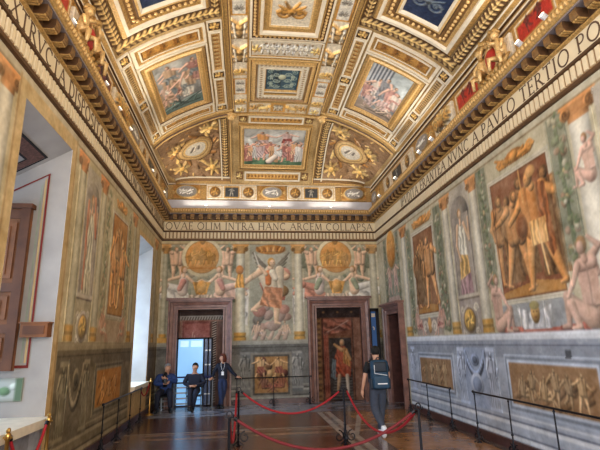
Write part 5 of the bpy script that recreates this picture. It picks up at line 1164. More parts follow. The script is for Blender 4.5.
b = MB(); b.add([PE(.12, .13, 6.465), PE(7.40, .13, 6.465), PE(7.40, .13, 6.80), PE(.12, .13, 6.80), PE(.12, .05, 6.80), PE(7.40, .05, 6.80)], [(0, 1, 2, 3), (3, 2, 5, 4)]); o = b.build('trim_7', mat('pale_grey_stucco', (196, 196, 204), .6, var=.06)); struct(o)
def bpanel(P, u0, u1, z0, z1, cv, parent, name, base=.10, mirror=False, m='gilt'):
    U = u0+cv.X/cv.w*(u1-u0) if not mirror else u1-cv.X/cv.w*(u1-u0); Zz = z0+cv.Y/cv.h*(z1-z0); sl = base+(Zz-6.5)*.08
    f = lambda o_: np.stack(np.broadcast_arrays(*[np.asarray(q, float)+0*cv.X for q in P(U, o_, Zz)]), -1)
    return grid_obj(name, f(sl+cv.Z), cv.C, M[m], parent, back=f(sl*0+.03))
def it_oval(P, u, w_, z0, z1, lab, mirror=False):
    th = empty('oval_medallion', P(u, .1, (z0+z1)/2), lab, 'medallion'); cv = Cv(w_, z1-z0, .02, (192, 152, 94)); cx, cy = w_/2, (z1-z0)/2; R_x = min(w_*.36, .42)
    cv.rect(.02, .02, w_-.02, z1-z0-.02, (170, 122, 60)); cv.ell(cx, cy, R_x+.05, cy*.92, GH, z=.05); cv.ell(cx, cy, R_x, cy*.78, (150, 144, 138), k=.1, z=.02)
    r = random.Random(int(u*7)); 
    for i in range(9): cv.cap((cx+R_x*.75*(r.random()*2-1)*.8, cy*(.55+.5*r.random())), (cx+R_x*.7*(r.random()*2-1), cy*(.7+.6*r.random())), .035, .025, (232, 226, 214), .5, .05)
    for q in (-1, 1): cv.spiral(cx+q*(R_x+.12), cy, .08, 1, q, 0, .022, GH, .03)
    bpanel(P, u-w_/2, u+w_/2, z0, z1, cv, th, 'stucco_relief')
def it_triple(P, u, w_, z0, z1, lab):
    th = empty('triple_panel', P(u, .1, (z0+z1)/2), lab, 'ceiling panel'); h = z1-z0; cv = Cv(w_, h, .02, (232, 222, 202))
    for k in range(3):
        a = w_*k/3
        if k == 1: cv.rect(a+.02, .03, a+w_/3-.02, h-.03, (206, 160, 84)); cv.rect(a+.06, .08, a+w_/3-.06, h-.08, (58, 62, 66)); fig(cv, a+w_/6, .10, h*.62, 'reach', skin=(196, 190, 176), cloth=(150, 146, 136), dome=.02)
        else:
            cv.rect(a+.04, .04, a+w_/3-.04, h-.04, (196, 148, 78)); cv.rect(a+.06, .06, a+w_/3-.06, h-.06, (226, 214, 190)); cv.ell(a+w_/6, h/2, min(w_/7, h*.38), h*.38, (150, 108, 56), dome=.02); rosette(cv, a+w_/6, h/2, h*.30, (206, 160, 90))
    bpanel(P, u-w_/2, u+w_/2, z0, z1, cv, th, 'stucco_relief')
def it_plain(P, u, w_, z0, z1, lab, col):
    th = empty('coloured_panel', P(u, .1, (z0+z1)/2), lab, 'ceiling panel'); h = z1-z0; cv = Cv(w_, h, .02, (206, 164, 96)); cv.rect(.03, .03, w_-.03, h-.03, (236, 226, 204)); cv.rect(.06, .06, w_-.06, h-.06, (190, 140, 70)); cv.rect(.10, .10, w_-.10, h-.10, col)
    dk = np.array(col)*.45+30
    for q in (-1, 1): fig(cv, w_/2+q*w_*.14, .14, h*.62, 'fly', skin=dk, cloth=dk, hair=dk, flip=q, wide=1.3, dome=.02)
    bpanel(P, u-w_/2, u+w_/2, z0, z1, cv, th, 'painted_panel', m='gilt')
def it_relief(P, u, w_, z0, z1, lab, seed):
    th = empty('gilt_relief', P(u, .1, (z0+z1)/2), lab, 'ceiling ornament'); h = z1-z0; cv = Cv(w_, h, .018, (236, 226, 204)); r = random.Random(seed)
    for q in (-1, 1):
        for k in range(6):
            a = -1.2+.5*k; cv.cap((w_/2, h/2), (w_/2+q*w_*.40*math.cos(a), h/2+h*.42*math.sin(a)), .07, .04, np.array(GH)*(.72+.07*k), .5, .09)
        cv.spiral(w_/2+q*w_*.30, h*.5, h*.24, 1.3, q, 0, .035, (206, 156, 82), .07); cv.ell(w_/2+q*w_*.38, h*.72, .07, .08, GH, dome=.1)
    cv.ell(w_/2, h*.5, w_*.14, h*.32, (222, 176, 100), dome=.12); cv.ell(w_/2, h*.62, w_*.08, h*.13, (240, 196, 120), dome=.18); cv.cap((w_/2-.1, h*.3), (w_/2+.1, h*.3), .05, .05, (150, 104, 52), dome=.1)
    bpanel(P, u-w_/2, u+w_/2, z0, z1, cv, th, 'stucco_relief')
def it_group(P, u, z, lab, s):
    """putti seated round a shield, in the round"""
    th = empty('putti_group', P(u, .15, z), lab, 'sculpture'); K = lambda a, o_, z_: Vector(P(u+a, .10+o_, z+z_))
    b = MB(); b.ball(K(0, .10, .0), (.13, .15, .22), 12, 8); b.build('shield', M['red'], th, True)['label'] = 'red and gold oval shield'
    b = MB(); n = 18; b.tube([K(.20*math.cos(2*PI*i/n), .12, .28*math.sin(2*PI*i/n)) for i in range(n+1)], .035, 6, caps=False)
    for q in (-1, 1): b.tube([K(q*(.12+.16*math.cos(t)), .14, .30+.10*math.sin(t*1.6)) for t in np.linspace(0, 3.2, 10)], [.045]*9+[.02], 6)
    b.build('shield_rim', M['goldl'], th, True)
    for q in (-1, 1):
        pu = MB(); T = [K(q*.30, .10, -.16), K(q*.32, .13, .02), K(q*.31, .14, .14), K(q*.29, .17, .22)]
        pu.tube(T, [.085, .095, .075, .04], 8); pu.ball(K(q*.28, .19, .29), .075, 10, 8)
        pu.tube([K(q*.27, .18, .14), K(q*.16, .24, .20), K(q*.10, .22, .32)], [.04, .032, .025], 6); pu.tube([K(q*.38, .15, .14), K(q*.50, .20, .06), K(q*.46, .22, -.08)], [.04, .032, .025], 6)
        pu.tube([K(q*.28, .14, -.16), K(q*.18, .30, -.14), K(q*.17, .30, -.36)], [.06, .05, .03], 6); pu.tube([K(q*.36, .14, -.16), K(q*.46, .28, -.18), K(q*.48, .26, -.38)], [.06, .05, .03], 6)
        pu.build('putto', M['goldl'], th, True)
    b = MB()
    for k in range(7): b.tube([K((k-3)*.11, .10, -.36), K((k-3)*.15, .16, -.28), K((k-3)*.17, .10, -.18)], [.05, .045, .02], 6)
    for q in (-1, 1): b.tube([K(q*.05, .14, .36), K(q*.18, .20, .44), K(q*.30, .16, .40), K(q*.34, .12, .33)], [.05, .05, .04, .02], 6)
    b.build('foliage', M['gold'], th, True)
U = lambda y: D-y
for P, nm, s in ((PL, 'left', -1), (PR, 'right', 1)):
    z0, z1 = 6.60, 7.08
    it_oval(P, U(15.15), .85, z0, z1, 'grey and white oval relief on the %s side band, right at the corner' % nm)
    it_triple(P, U(12.75), 2.75, z0, z1, 'three square panels with a dark middle one on the %s side band near the corner' % nm)
    it_oval(P, U(10.62), 1.15, z0, z1, 'white oval relief on a gilt field in the %s side band between lamps' % nm)
    it_relief(P, U(9.35), 1.0, z0, z1, 'gilt winged mask relief on the %s side band next to the farther coloured panel' % nm, 5)
    it_plain(P, U(8.15), 1.05, z0, z1, 'small %s panel on the %s side band, the farther of two' % ('mulberry' if s < 0 else 'red', nm), (110, 62, 66) if s < 0 else (190, 50, 38))
    cv = Cv(1.0, .48, .02, (240, 232, 212)); th = empty('white_ground', P(U(6.98), .1, 6.84), 'white stucco ground behind the gilded putti on the %s side band' % nm, 'ceiling panel'); acanthus(cv, .05, .03, .95, .45, (214, 170, 96), seed=3, dome=.03); bpanel(P, U(7.5), U(6.5), z0, z1, cv, th, 'stucco_relief')
    it_group(P, U(6.98), 6.86, 'gilded putti holding a red shield on the %s side band' % nm, s)
    it_plain(P, U(5.85), 1.05, z0, z1, 'red panel on the %s side band at the top edge of the photo' % nm, (184, 48, 38))
    it_relief(P, U(4.7), 1.0, z0, z1, 'gilt winged mask relief on the %s side band, nearest the viewer' % nm, 6)
z0, z1 = 6.85, 7.35
UE = lambda dx: dx+3.76
for s, nm in ((-1, 'left'), (1, 'right')):
    it_oval(PE, UE(s*2.98), .95, z0, z1, 'grey and white oval relief %s over the end wall, near the corner' % nm)
    it_triple(PE, UE(s*1.42), 1.75, z0, z1, 'three square panels over the %s half of the end wall' % nm)
it_oval(PE, UE(0), .95, z0, z1, 'white oval relief over the middle of the end wall')

# ---- lamps standing on the cornice
def spotlight(P, u, lab, aim, o_=.22, hh=.13, power=None, ang=150):
    base = Vector(P(u, o_, 6.465)); th = empty('spotlight', tuple(base), lab, 'lamp', 'spotlights on the cornice')
    a = (Vector(aim)-(base+Vector((0, 0, hh)))).normalized(); c = base+Vector((0, 0, hh))
    b = MB(); b.lathe(tuple(base), [(.05, 0), (.05, .015), (.012, .02), (.012, max(.022, hh-.03))], 10); b.build('stand', M['lampm'], th)
    b = MB(); b.tube([c-a*.07, c-a*.05, c+a*.05, c+a*.06], [.03*min(1, hh*12), .045*min(1, hh*12), .05*min(1, hh*12), .052*min(1, hh*12)], 12); b.build('housing', M['lampm'], th, True)
    b = MB(); b.tube([c+a*.058, c+a*.066], [.044, .044], 12); b.build('lens', M['lens'], th)
    if ang > 170:
        l = bpy.data.lights.new('spot_beam', 'AREA'); l.shape = 'RECTANGLE'; l.size = 1.5; l.size_y = .05; l.energy = 3.2; l.color = LAMP_C
    else:
        l = bpy.data.lights.new('spot_beam', 'SPOT'); l.energy = power or LAMP_W; l.color = LAMP_C; l.spot_size = math.radians(ang); l.spot_blend = .9; l.shadow_soft_size = .05
    lo = bpy.data.objects.new('spot_beam', l); COL.objects.link(lo); lo.parent = th
    lo.location = c+a*.09-base; lo.rotation_euler = a.to_track_quat('-Z', 'Y').to_euler() if ang < 170 else (math.radians(170), 0, 0)
for P, nm, s, ys in ((PL, 'left', -1, (14.3, 12.4, 9.82, 8.9, 7.95, 6.25, 4.6)), (PR, 'right', 1, (14.3, 12.6, 10.65, 9.85, 6.15, 5.5, 4.4))):
    for i, y in enumerate(ys):
        spotlight(P, U(y), 'small white spotlight on the %s cornice, %s' % (nm, ('nearest the end wall', 'second from the end wall', 'third from the end wall', 'fourth from the end wall', 'fifth from the end wall', 'sixth from the end wall', 'closest to the viewer')[i]), (XC+s*.9, y-.2, 8.4))
for dx, nm in ((-2.3, 'left'), (-.1, 'middle'), (2.1, 'right')): spotlight(PE, UE(dx), 'small white spotlight on the end cornice, the %s one of three' % nm, (XC+dx*.95, 15.2, 8.2), .27, .04, power=LAMP_W*.4, ang=172)
for P, nm in ((PL, 'left'), (PR, 'right')):  # unseen spotlights, added as extra fill on the near vault
    for y, nn in ((2.4, 'first'), (.2, 'second'), (-1.8, 'last')): spotlight(P, U(y), 'added white fill spotlight on the %s cornice behind the viewer, the %s of three' % (nm, nn), (XC, y, 8.5), .24, power=LAMP_W*1.6)
# ================================================================= FLOOR
cv = Cv(7.52, 12.8, .025, (112, 92, 84)); X0 = -XL
fx = lambda x: x-XL; fy = lambda y: y-3.0
def slab(x0, x1, y0, y1, col, rim=(64, 60, 60)):
    cv.rect(fx(x0)-.04, fy(y0)-.04, fx(x1)+.04, fy(y1)+.04, rim); cv.rect(fx(x0), fy(y0), fx(x1), fy(y1), col)
cv.rect(0, fy(13.7), 7.52, 12.8, (134, 136, 146)); cv.rect(0, fy(13.62), 7.52, fy(13.7), (70, 66, 68)); cv.rect(0, fy(15.3), 7.52, fy(15.36), (84, 80, 82))
cv.ell(fx(3.6), fy(14.25), 1.15, .50, (86, 84, 88), k=0); cv.ell(fx(3.6), fy(14.25), .95, .38, (134, 132, 140), k=0); cv.ell(fx(3.6), fy(14.25), .6, .22, (92, 84, 84), k=0)
cv.ell(fx(-1.6), fy(14.45), 1.15, .50, (96, 98, 108), k=0); cv.ell(fx(-1.6), fy(14.45), .95, .38, (140, 144, 156), k=0)
for k, yy in enumerate((11.4, 8.2, 5.0)):
    slab(-2.5, -.5, yy, yy+2.0, (92, 62, 50)); slab(-.2, 1.95, yy+.1, yy+2.0, (104, 72, 58)); slab(2.75, 4.5, yy, yy+2.0, (150, 108, 70))
    cv.rect(0, fy(yy-.85), 7.52, fy(yy-.12), (140, 112, 92)); cv.rect(0, fy(yy-.60), 7.52, fy(yy-.38), (96, 72, 60)); cv.rect(0, fy(yy-.98), 7.52, fy(yy-.88), (66, 60, 58)); cv.rect(0, fy(yy-.06), 7.52, fy(yy), (178, 166, 150))
for q in range(-1, 3):
    xa = 2.0+q*.0
cv.poly([(fx(2.02), fy(13.6)), (fx(2.40), fy(13.6)), (fx(2.40), fy(9.0)), (fx(2.02), fy(9.0))], (168, 158, 148)); cv.rect(fx(2.16), fy(3.2), fx(2.26), fy(13.6), (120, 112, 106)); cv.rect(fx(2.02), fy(3.2), fx(2.16), fy(9.0), (168, 158, 148)); cv.rect(fx(2.26), fy(3.2), fx(2.40), fy(9.0), (168, 158, 148))
cv.poly([(fx(2.4), fy(10.6)), (fx(3.0), fy(12.9)), (fx(3.15), fy(12.9)), (fx(2.4), fy(10.2))], (170, 160, 150))
cv.rect(fx(4.55), 0, fx(4.71), 12.8, (90, 80, 78)); cv.rect(0, 0, .18, 12.8, (90, 80, 78))
for i in range(0, 30): cv.rect(0, i*.62, 7.52, i*.62+.012, (70, 60, 56), .5)
cv.mottle(11, .5, 61)
struct(grid_obj('floor', np.stack([XL+cv.X, 3.0+cv.Y, 0*cv.X], -1), cv.C, M['floorm'], smooth=False))
struct(mesh_obj('floor', [(XL, YB, 0), (XR, YB, 0), (XR, 3, 0), (XL, 3, 0)], [(0, 1, 2, 3)], mat('brown_marble', (118, 96, 84), .25, var=.2, scale=2)))
b = MB(); b.box((XL, D, -.02), (XR, 16.6, -.001)); b.box((XR, 13.3, -.02), (XR+1.2, 15.2, -.001)); struct(b.build('floor', M['marbled']))

# ================================================================= RAILINGS, POSTS, ROPES
def scroll(b, p, s=1., ax='y', r=.011):
    p = Vector(p)
    for q in (-1, 1):
        P = []
        for i in range(15):
            t = i/14; a = PI/2+2.2*PI*t; R_ = .075*s*(1-.72*t)
            d = q*(.085*s+R_*math.cos(a)*.9); P.append(p+Vector((0 if ax == 'y' else d, d if ax == 'y' else 0, .10*s+R_*math.sin(a))))
        b.tube(P, r, 5)
    for q in (-1, 1): b.tube([p+Vector((q*.10, q*.0, .01)) if ax == 'y' else p+Vector((0, q*.10, .01)), p+Vector((0, 0, .09))], r*1.1, 5)
    b.lathe(tuple(p), [(.045, 0), (.045, .012), (.018, .03), (.016, .20*s)], 8)
def railing(name, a, c, n, h, lab, ax):
    a, c = Vector(a), Vector(c); th = empty('iron_railing', tuple(a), lab, 'railing')
    b = MB(); d = (c-a).normalized(); b.tube([a-d*.04+Vector((0, 0, h)), c+d*.04+Vector((0, 0, h))], .016, 8)
    for e in (a-d*.045, c+d*.045): b.ball(e+Vector((0, 0, h)), .028, 8, 6)
    b.build('handrail', M['iron'], th)
    for i in range(n):
        p = a+(c-a)*i/(n-1); b = MB(); b.tube([p, p+Vector((0, 0, h))], [.013, .011], 6); b.ball(p+Vector((0, 0, .34)), .024, 8, 6); b.ball(p+Vector((0, 0, h-.04)), .02, 8, 6)
        po = b.build('post', M['iron'], th); b = MB(); scroll(b, p, 1.15, ax); b.build('scroll_foot', M['iron'], po)
railing('r', (4.43, 12.70, 0), (4.43, 10.12, 0), 3, .86, 'shorter black iron railing along the right wall, beside the corner doorway', 'y')
railing('r', (4.40, 8.93, 0), (4.40, 4.20, 0), 5, .90, 'longer black iron railing along the right wall below the soldiers fresco', 'y')
railing('r', (-2.64, 9.70, 0), (-2.64, 13.0, 0), 4, .84, 'black iron railing along the left wall towards the far window', 'y')
railing('r', (-.22, 15.42, 0), (2.10, 15.42, 0), 3, .84, 'black iron railing in front of the end wall between the doorways', 'x')
def stanchion(x, y, lab, h=1.0):
    th = empty('iron_stanchion', (x, y, 0), lab, 'stanchion'); b = MB(); b.tube([(x, y, 0), (x, y, h)], [.021, .018], 8); b.ball((x, y, .36), .03, 8, 6); b.ball((x, y, h*.62), .02, 8, 6); b.build('pole', M['iron'], th)
    b = MB(); scroll(b, (x, y, 0), 1.5, 'y', .013); scroll(b, (x, y, 0), 1.5, 'x', .013); b.build('scroll_foot', M['iron'], th)
    b = MB(); n = 12; b.tube([(x+.035*math.cos(2*PI*i/n), y, h+.03+.045*math.sin(2*PI*i/n)) for i in range(n+1)], .009, 5, caps=False)
    for q in (-1, 1): b.tube([(x, y, h), (x+q*.05, y, h-.005), (x+q*.06, y, h+.03)], .008, 5)
    b.build('hook', M['iron'], th)
PA, PB, PC, PD = (-.10, 9.67), (1.93, 9.33), (2.32, 6.35), (-.18, 6.31)
stanchion(*PA, 'black iron rope stanchion in front of the woman leaning by the wall'); stanchion(*PB, 'black iron rope stanchion beside the walking man, scrolled foot in view')
stanchion(*PC, 'nearest black iron stanchion at the right, where two red ropes meet'); stanchion(*PD, 'nearest black iron stanchion at the left, only its looped top in view')
def rope(p, q, sag, lab, m='rope', r=.019, cap=True, zs=None):
    p, q = Vector(p), Vector(q); P = [p.lerp(q, i/28)-Vector((0, 0, sag*4*(i/28)*(1-i/28))) for i in range(29)]
    th = empty('barrier_rope', tuple(p), lab, 'rope'); b = MB(); b.tube(P, r, 8); b.build('cord', M[m], th, True)
    b = MB()
    for a_, c_ in ((P[0], P[1]), (P[-1], P[-2])):
        d = (c_-a_).normalized(); b.tube([a_, a_+d*.05], r*1.35, 8)
    b.build('end_cap', M['iron'] if m != 'rope2' else M['brass'], th)
rope((PA[0]+.05, PA[1]-.01, .99), (PB[0]-.05, PB[1], .99), .42, 'red rope sagging between the two farther stanchions')
rope((PB[0]+.05, PB[1]-.02, .99), (PC[0]-.01, PC[1]+.05, .98), .50, 'red rope from behind the walking man to the nearest right stanchion')
rope((PD[0]+.06, PD[1], .99), (PC[0]-.06, PC[1], .98), .42, 'darker red rope sagging across the foreground', 'roped')
rope((PA[0]-.04, PA[1]-.03, .98), (PD[0]+.0, PD[1]+.05, .98), .55, 'red rope hanging between the two left stanchions, seen end on')
def brass_post(x, y, lab, h=1.02):
    th = empty('brass_stanchion', (x, y, 0), lab, 'stanchion'); b = MB(); b.lathe((x, y, 0), [(.13, 0), (.13, .015), (.05, .04), (.022, .06), (.022, h-.1), (.034, h-.09), (.034, h-.04), (.02, h-.02)], 16); b.build('pole', M['brass'], th, True)
    b = MB(); b.ball((x, y, h), (.026, .026, .032), 10, 8); b.box((x-.05, y-.008, h-.08), (x+.05, y+.008, h-.06)); b.box((x-.008, y-.05, h-.08), (x+.008, y+.05, h-.06)); b.build('finial', M['brass'], th)
brass_post(-2.60, 5.88, 'brass stanchion at the lower left corner of the photo'); brass_post(-2.62, 7.05, 'brass stanchion below the near window sill, farther of the two')
brass_post(-2.67, 14.42, 'brass stanchion by the far window next to the seated men', .97)
rope((-2.60, 5.93, .95), (-2.62, 7.0, .95), .42, 'red rope between the two brass stanchions at the lower left')
rope((-2.69, 14.36, .88), (-2.76, 13.45, .86), .30, 'red rope from the far brass stanchion to the left wall', r=.015)
# blue belt
th = empty('belt_barrier', (-.98, 15.46, 0), 'blue belt barrier on a thin steel post behind the seated men', 'barrier')
b = MB(); b.lathe((-.98, 15.46, 0), [(.10, 0), (.10, .015), (.025, .03), (.025, .93), (.035, .94), (.035, .98)], 12); b.build('post', M['steel'], th); b = MB(); b.lathe((-2.52, 15.46, 0), [(.10, 0), (.10, .015), (.025, .03), (.025, .93), (.035, .94), (.035, .98)], 12); b.build('post', M['steel'], th)
b = MB(); b.box((-2.52, 15.457, .90), (-.98, 15.463, .95)); b.build('belt', M['belt'], th)
# tall narrow banner by the right doorway
th = empty('display_banner', (4.30, 15.25, 0), 'tall narrow blue banner in a black frame in the corner beside the right doorway', 'banner')
b = MB(); b.box((4.16, 15.20, 0), (4.18, 15.28, 2.92)); b.box((4.34, 15.20, 0), (4.45, 15.28, 2.92)); b.box((4.16, 15.20, 2.84), (4.45, 15.28, 2.95)); b.box((4.08, 15.10, 0), (4.50, 15.38, .04)); b.box((4.16, 15.24, .04), (4.45, 15.28, 1.72)); b.build('banner_frame', M['dark'], th)
b = MB(); b.box((4.18, 15.22, 1.72), (4.34, 15.235, 2.84)); bn = b.build('banner_sheet', M['banner'], th)
b = MB(); b.box((4.20, 15.212, 2.66), (4.32, 15.22, 2.78)); b.tube([(4.23, 15.21, 2.35), (4.27, 15.21, 2.30), (4.26, 15.21, 2.24)], .02, 6); b.build('printed_motif', M['plaster'], bn)
# cabinet with slats and seats by the left doorway
def chair(x, y, lab, rz=PI, stack=1):
    T = Matrix.Translation((x, y, 0)) @ Matrix.Rotation(rz, 4, 'Z'); th = empty('metal_chair', (x, y, 0), lab, 'chair')
    w_ = lambda p: tuple(T @ Vector(p))
    b = MB(); b.box((-.22, -.20, .39), (.22, .22, .42), T=T); b.build('seat', M['black'], th)
    b = MB(); b.box((-.21, -.225, .62), (.21, -.20, .86), T=T); b.build('backrest', M['black'], th)
    for q in (-1, 1):
        for yy, tp in ((.20, .45), (-.21, .86)):
            b = MB(); b.tube([w_((q*.22, yy, 0)), w_((q*.21, yy, tp))], .014, 6); b.build('leg', M['steel'], th)
        b = MB(); b.tube([w_((q*.22, -.20, .66)), w_((q*.235, .0, .67)), w_((q*.22, .20, .64)), w_((q*.22, .20, .45))], .013, 6); b.build('armrest', M['black'], th)
    b = MB(); b.tube([w_((-.22, .20, .16)), w_((.22, .20, .16))], .010, 6); b.tube([w_((-.22, .20, .30)), w_((.22, .20, .30))], .010, 6); b.build('stretcher', M['steel'], th)
chair(-2.36, 15.12, 'metal chair under the man in the blue jacket'); chair(-1.50, 15.15, 'metal chair under the dark haired seated man')
th = empty('slatted_rack', (-1.93, 15.66, 0), 'low black slatted rack between the two seated men', 'rack')
for q in (-1, 1):
    b = MB(); b.box((-1.93+q*.20-.012, 15.60, 0), (-1.93+q*.20+.012, 15.74, .76)); b.build('upright', M['black'], th)
for z in (.12, .28, .44, .60, .74):
    b = MB(); b.box((-2.12, 15.60, z-.02), (-1.74, 15.62, z+.03)); b.build('slat', M['steel'] if z < .7 else M['black'], th)

# ================================================================= PEOPLE
def skin(V, E, Rd, root=0, sub=2):
    me = bpy.data.meshes.new('tmp'); me.from_pydata([tuple(v) for v in V], E, []); o = bpy.data.objects.new('tmp', me); COL.objects.link(o)
    m = o.modifiers.new('s', 'SKIN'); m.use_smooth_shade = True
    for i, d in enumerate(me.skin_vertices[0].data): d.radius = Rd[i] if isinstance(Rd[i], tuple) else (Rd[i], Rd[i]); d.use_root = i == root
    s = o.modifiers.new('u', 'SUBSURF'); s.levels = sub
    dg = bpy.context.evaluated_depsgraph_get(); r = bpy.data.meshes.new_from_object(o.evaluated_get(dg)); bpy.data.objects.remove(o)
    Vv = [tuple(v.co) for v in r.vertices]; Ff = [tuple(p.vertices) for p in r.polygons]; bpy.data.meshes.remove(r); return Vv, Ff
def chains(cs, root=0):
    """list of chains of (point, radius); equal points are shared"""
    V = []; Rd = []; E = []; K = {}
    for c in cs:
        pr = None
        for p, r in c:
            k = tuple(round(q, 3) for q in p)
            if k not in K: K[k] = len(V); V.append(p); Rd.append(r)
            if pr is not None and (pr, K[k]) not in E: E.append((pr, K[k]))
            pr = K[k]
    return skin(V, E, Rd, root)
def hand(mb, w_, d, pn, td, L=.18, curl=.4):
    """w_ wrist, d direction, pn palm normal, td towards the thumb"""
    w_, d, pn, td = Vector(w_), Vector(d).normalized(), Vector(pn).normalized(), Vector(td).normalized()
    k = w_+d*.085; mb.tube([w_-d*.02, w_+d*.03, k], [.026, .036, .034], 8)
    for i, (o_, l) in enumerate(((.030, .070), (.010, .080), (-.010, .075), (-.028, .060))):
        a = k+td*o_-d*.01; b1 = a+(d+pn*curl*.5+td*o_*3).normalized()*l*.5; b2 = b1+(d+pn*curl*1.6).normalized()*l*.32; b3 = b2+(d*.6+pn*curl*2.4).normalized()*l*.25
        mb.tube([a, b1, b2, b3], [.0105, .0095, .0085, .006], 6)
    a = w_+d*.02+td*.025; b1 = a+(td+d*.8+pn*.2).normalized()*.04; b2 = b1+(d+td*.35+pn*.3).normalized()*.035; mb.tube([a, b1, b2], [.014, .0115, .008], 6)
def person(name, lab, loc, rz, J, top, leg, hairm, shoe=None, sleeve='long', headyaw=0., hair='short', th=None, belly=1., hands=None):
    T = Matrix.Translation(loc) @ Matrix.Rotation(rz, 4, 'Z'); W = lambda p: tuple(T @ Vector(p))
    root = empty('person', tuple(loc), lab, 'person', None, rz)
    j = {k: Vector(v) for k, v in J.items()}; m = lambda a, b_, t: tuple(j[a].lerp(j[b_], t))
    t_ = lambda k: tuple(j[k])
    hd = j['head']; nk = j['neck']; ax = (hd-nk).normalized(); fw = Vector((math.sin(headyaw)*-1, math.cos(headyaw), 0)); rt = fw.cross(Vector((0, 0, 1)))
    body = [[(t_('pelvis'), (.115, .085)), (t_('waist'), (.11, .08)), (t_('chest'), (.13, .09)), (t_('neck0'), (.072, .068)), (t_('neck'), .062), (tuple(nk.lerp(hd, .55)+fw*.012), (.078, .085)), (t_('head'), (.094, .108)), (tuple(hd+ax*.075), (.078, .092))]]
    for s in 'lr':
        body.append([(t_('chest'), (.13, .09)), (t_('sh'+s), .058), (t_('el'+s), .042), (t_('wr'+s), .027)])
        body.append([(t_('pelvis'), (.115, .085)), (t_('hip'+s), .085), (t_('kn'+s), .060), (t_('an'+s), .036), (t_('toe'+s), .020)])
    V, F = chains(body); mb = MB(); mb.add(V, F)
    for s, (d, pn, td) in (hands or {}).items(): hand(mb, j['wr'+s], d, pn, td)
    mb.V = [W(v) for v in mb.V]; mb.build('body', M['skin'], root, True)
    # face
    f = MB(); fc = hd+fw*.088
    f.tube([fc+Vector((0, 0, .012)), fc+fw*.022+Vector((0, 0, -.022)), fc+Vector((0, 0, -.03))], [.008, .013, .009], 6); f.V = [W(v) for v in f.V]; f.build('nose', M['skin'], root, True)
    for q in (-1, 1):
        f = MB(); f.ball(fc+rt*q*.031-fw*.010+Vector((0, 0, .012)), (.011, .008, .006), 8, 6); f.V = [W(v) for v in f.V]; f.build('eye', M['eye'], root, True)
        f = MB(); f.ball(hd+rt*q*.080+Vector((0, 0, -.01)), (.014, .02, .032), 8, 6); f.V = [W(v) for v in f.V]; f.build('ear', M['skin'], root, True)
    f = MB(); f.ball(fc-fw*.006+Vector((0, 0, -.055)), (.022, .010, .006), 8, 6); f.V = [W(v) for v in f.V]; f.build('mouth', M['lip'], root, True)
    # hair : a cap over crown and back
    h = MB(); R3 = Matrix.Rotation(headyaw, 3, 'Z')
    h.ball((0, 0, 0), (.098, .116, .112), 16, 12)
    HV = []
    for v in h.V:
        v = Vector(v); 
        if v.y > .02 and v.z < .052: v = Vector((v.x*.86, min(v.y, .03), max(v.z, .02)))
        if v.z < -.075 and hair == 'short': v.z = -.075
        HV.append(W(R3 @ (v*1.0)+hd+Vector((0, 0, .028))-fw*.012))
    h.V = HV
    if hair == 'bob':
        g = MB()
        for a in np.linspace(-1.75, 1.75, 13):
            dd = Matrix.Rotation(a, 3, 'Z') @ (-fw); p = hd+dd*.085; g.tube([p+Vector((0, 0, .06)), p*1.0+dd*.02+Vector((0, 0, -.04)), p+dd*.012+Vector((0, 0, -.13))], [.03, .034, .015], 6)
        g.V = [W(v) for v in g.V]; h.add(g.V, g.F)
    h.build('hair', M[hairm], root, True)
    # clothes
    b_ = belly; sl = []
    tor = [(m('pelvis', 'waist', -.30), (.158*b_, .122*b_)), (t_('waist'), (.150*b_, .118*b_)), (t_('chest'), (.178, .130)), (m('chest', 'neck0', .6), (.122, .10)), (tuple(j['neck0']-Vector((0, 0, .0))), (.074, .072))]
    cs = [tor]
    for s in 'lr':
        if sleeve == 'long': cs.append([(t_('chest'), (.178, .130)), (t_('sh'+s), .078*b_**1.5), (t_('el'+s), .060*b_**1.5), (m('el'+s, 'wr'+s, .92), .042*b_)])
        else: cs.append([(t_('chest'), (.178, .130)), (t_('sh'+s), .076), (m('sh'+s, 'el'+s, .72), .064)])
    V, F = chains(cs, 1); c = MB(); c.add([W(v) for v in V], F); c.build('jacket' if sleeve == 'long' else 'shirt', M[top], root, True)
    cs = [[(m('pelvis', 'waist', .75), (.140, .108)), (t_('pelvis'), (.158, .124))]]
    for s in 'lr': cs.append([(t_('pelvis'), (.158, .124)), (t_('hip'+s), .118), (t_('kn'+s), .086), (m('kn'+s, 'an'+s, 1.0), .066)])
    V, F = chains(cs, 1); c = MB(); c.add([W(v) for v in V], F); c.build('trousers', M[leg], root, True)
    for s in 'lr':
        a, t = j['an'+s], j['toe'+s]; d = (t-a); dh = Vector((d.x, d.y, d.z)).normalized(); c = MB(); dn = Vector((0, 0, -1)) if abs(d.z) < .1 else Vector((0, 0, -.5))
        c.tube([a-dh*.07+dn*.035, a-dh*.03+dn*.02, a+dh*.06+dn*.022, t+dn*.012, t+dh*.045+dn*.012], [.040, .056, .056, .050, .026], 10); c.V = [W(v) for v in c.V]; c.build('shoe', M[shoe or 'black'], root, True)
    return root, W
ST = dict(pelvis=(0, 0, .95), waist=(0, .01, 1.10), chest=(0, .0, 1.32), neck0=(0, -.01, 1.46), neck=(0, 0, 1.51), head=(0, .02, 1.635),
          shl=(-.19, 0, 1.41), shr=(.19, 0, 1.41), ell=(-.26, -.03, 1.14), elr=(.26, -.03, 1.14), wrl=(-.27, .08, .90), wrr=(.27, .08, .90),
          hipl=(-.09, 0, .90), hipr=(.09, 0, .90), knl=(-.10, .03, .49), knr=(.10, .03, .49), anl=(-.10, 0, .09), anr=(.10, 0, .09), toel=(-.12, .16, .045), toer=(.12, .16, .045))
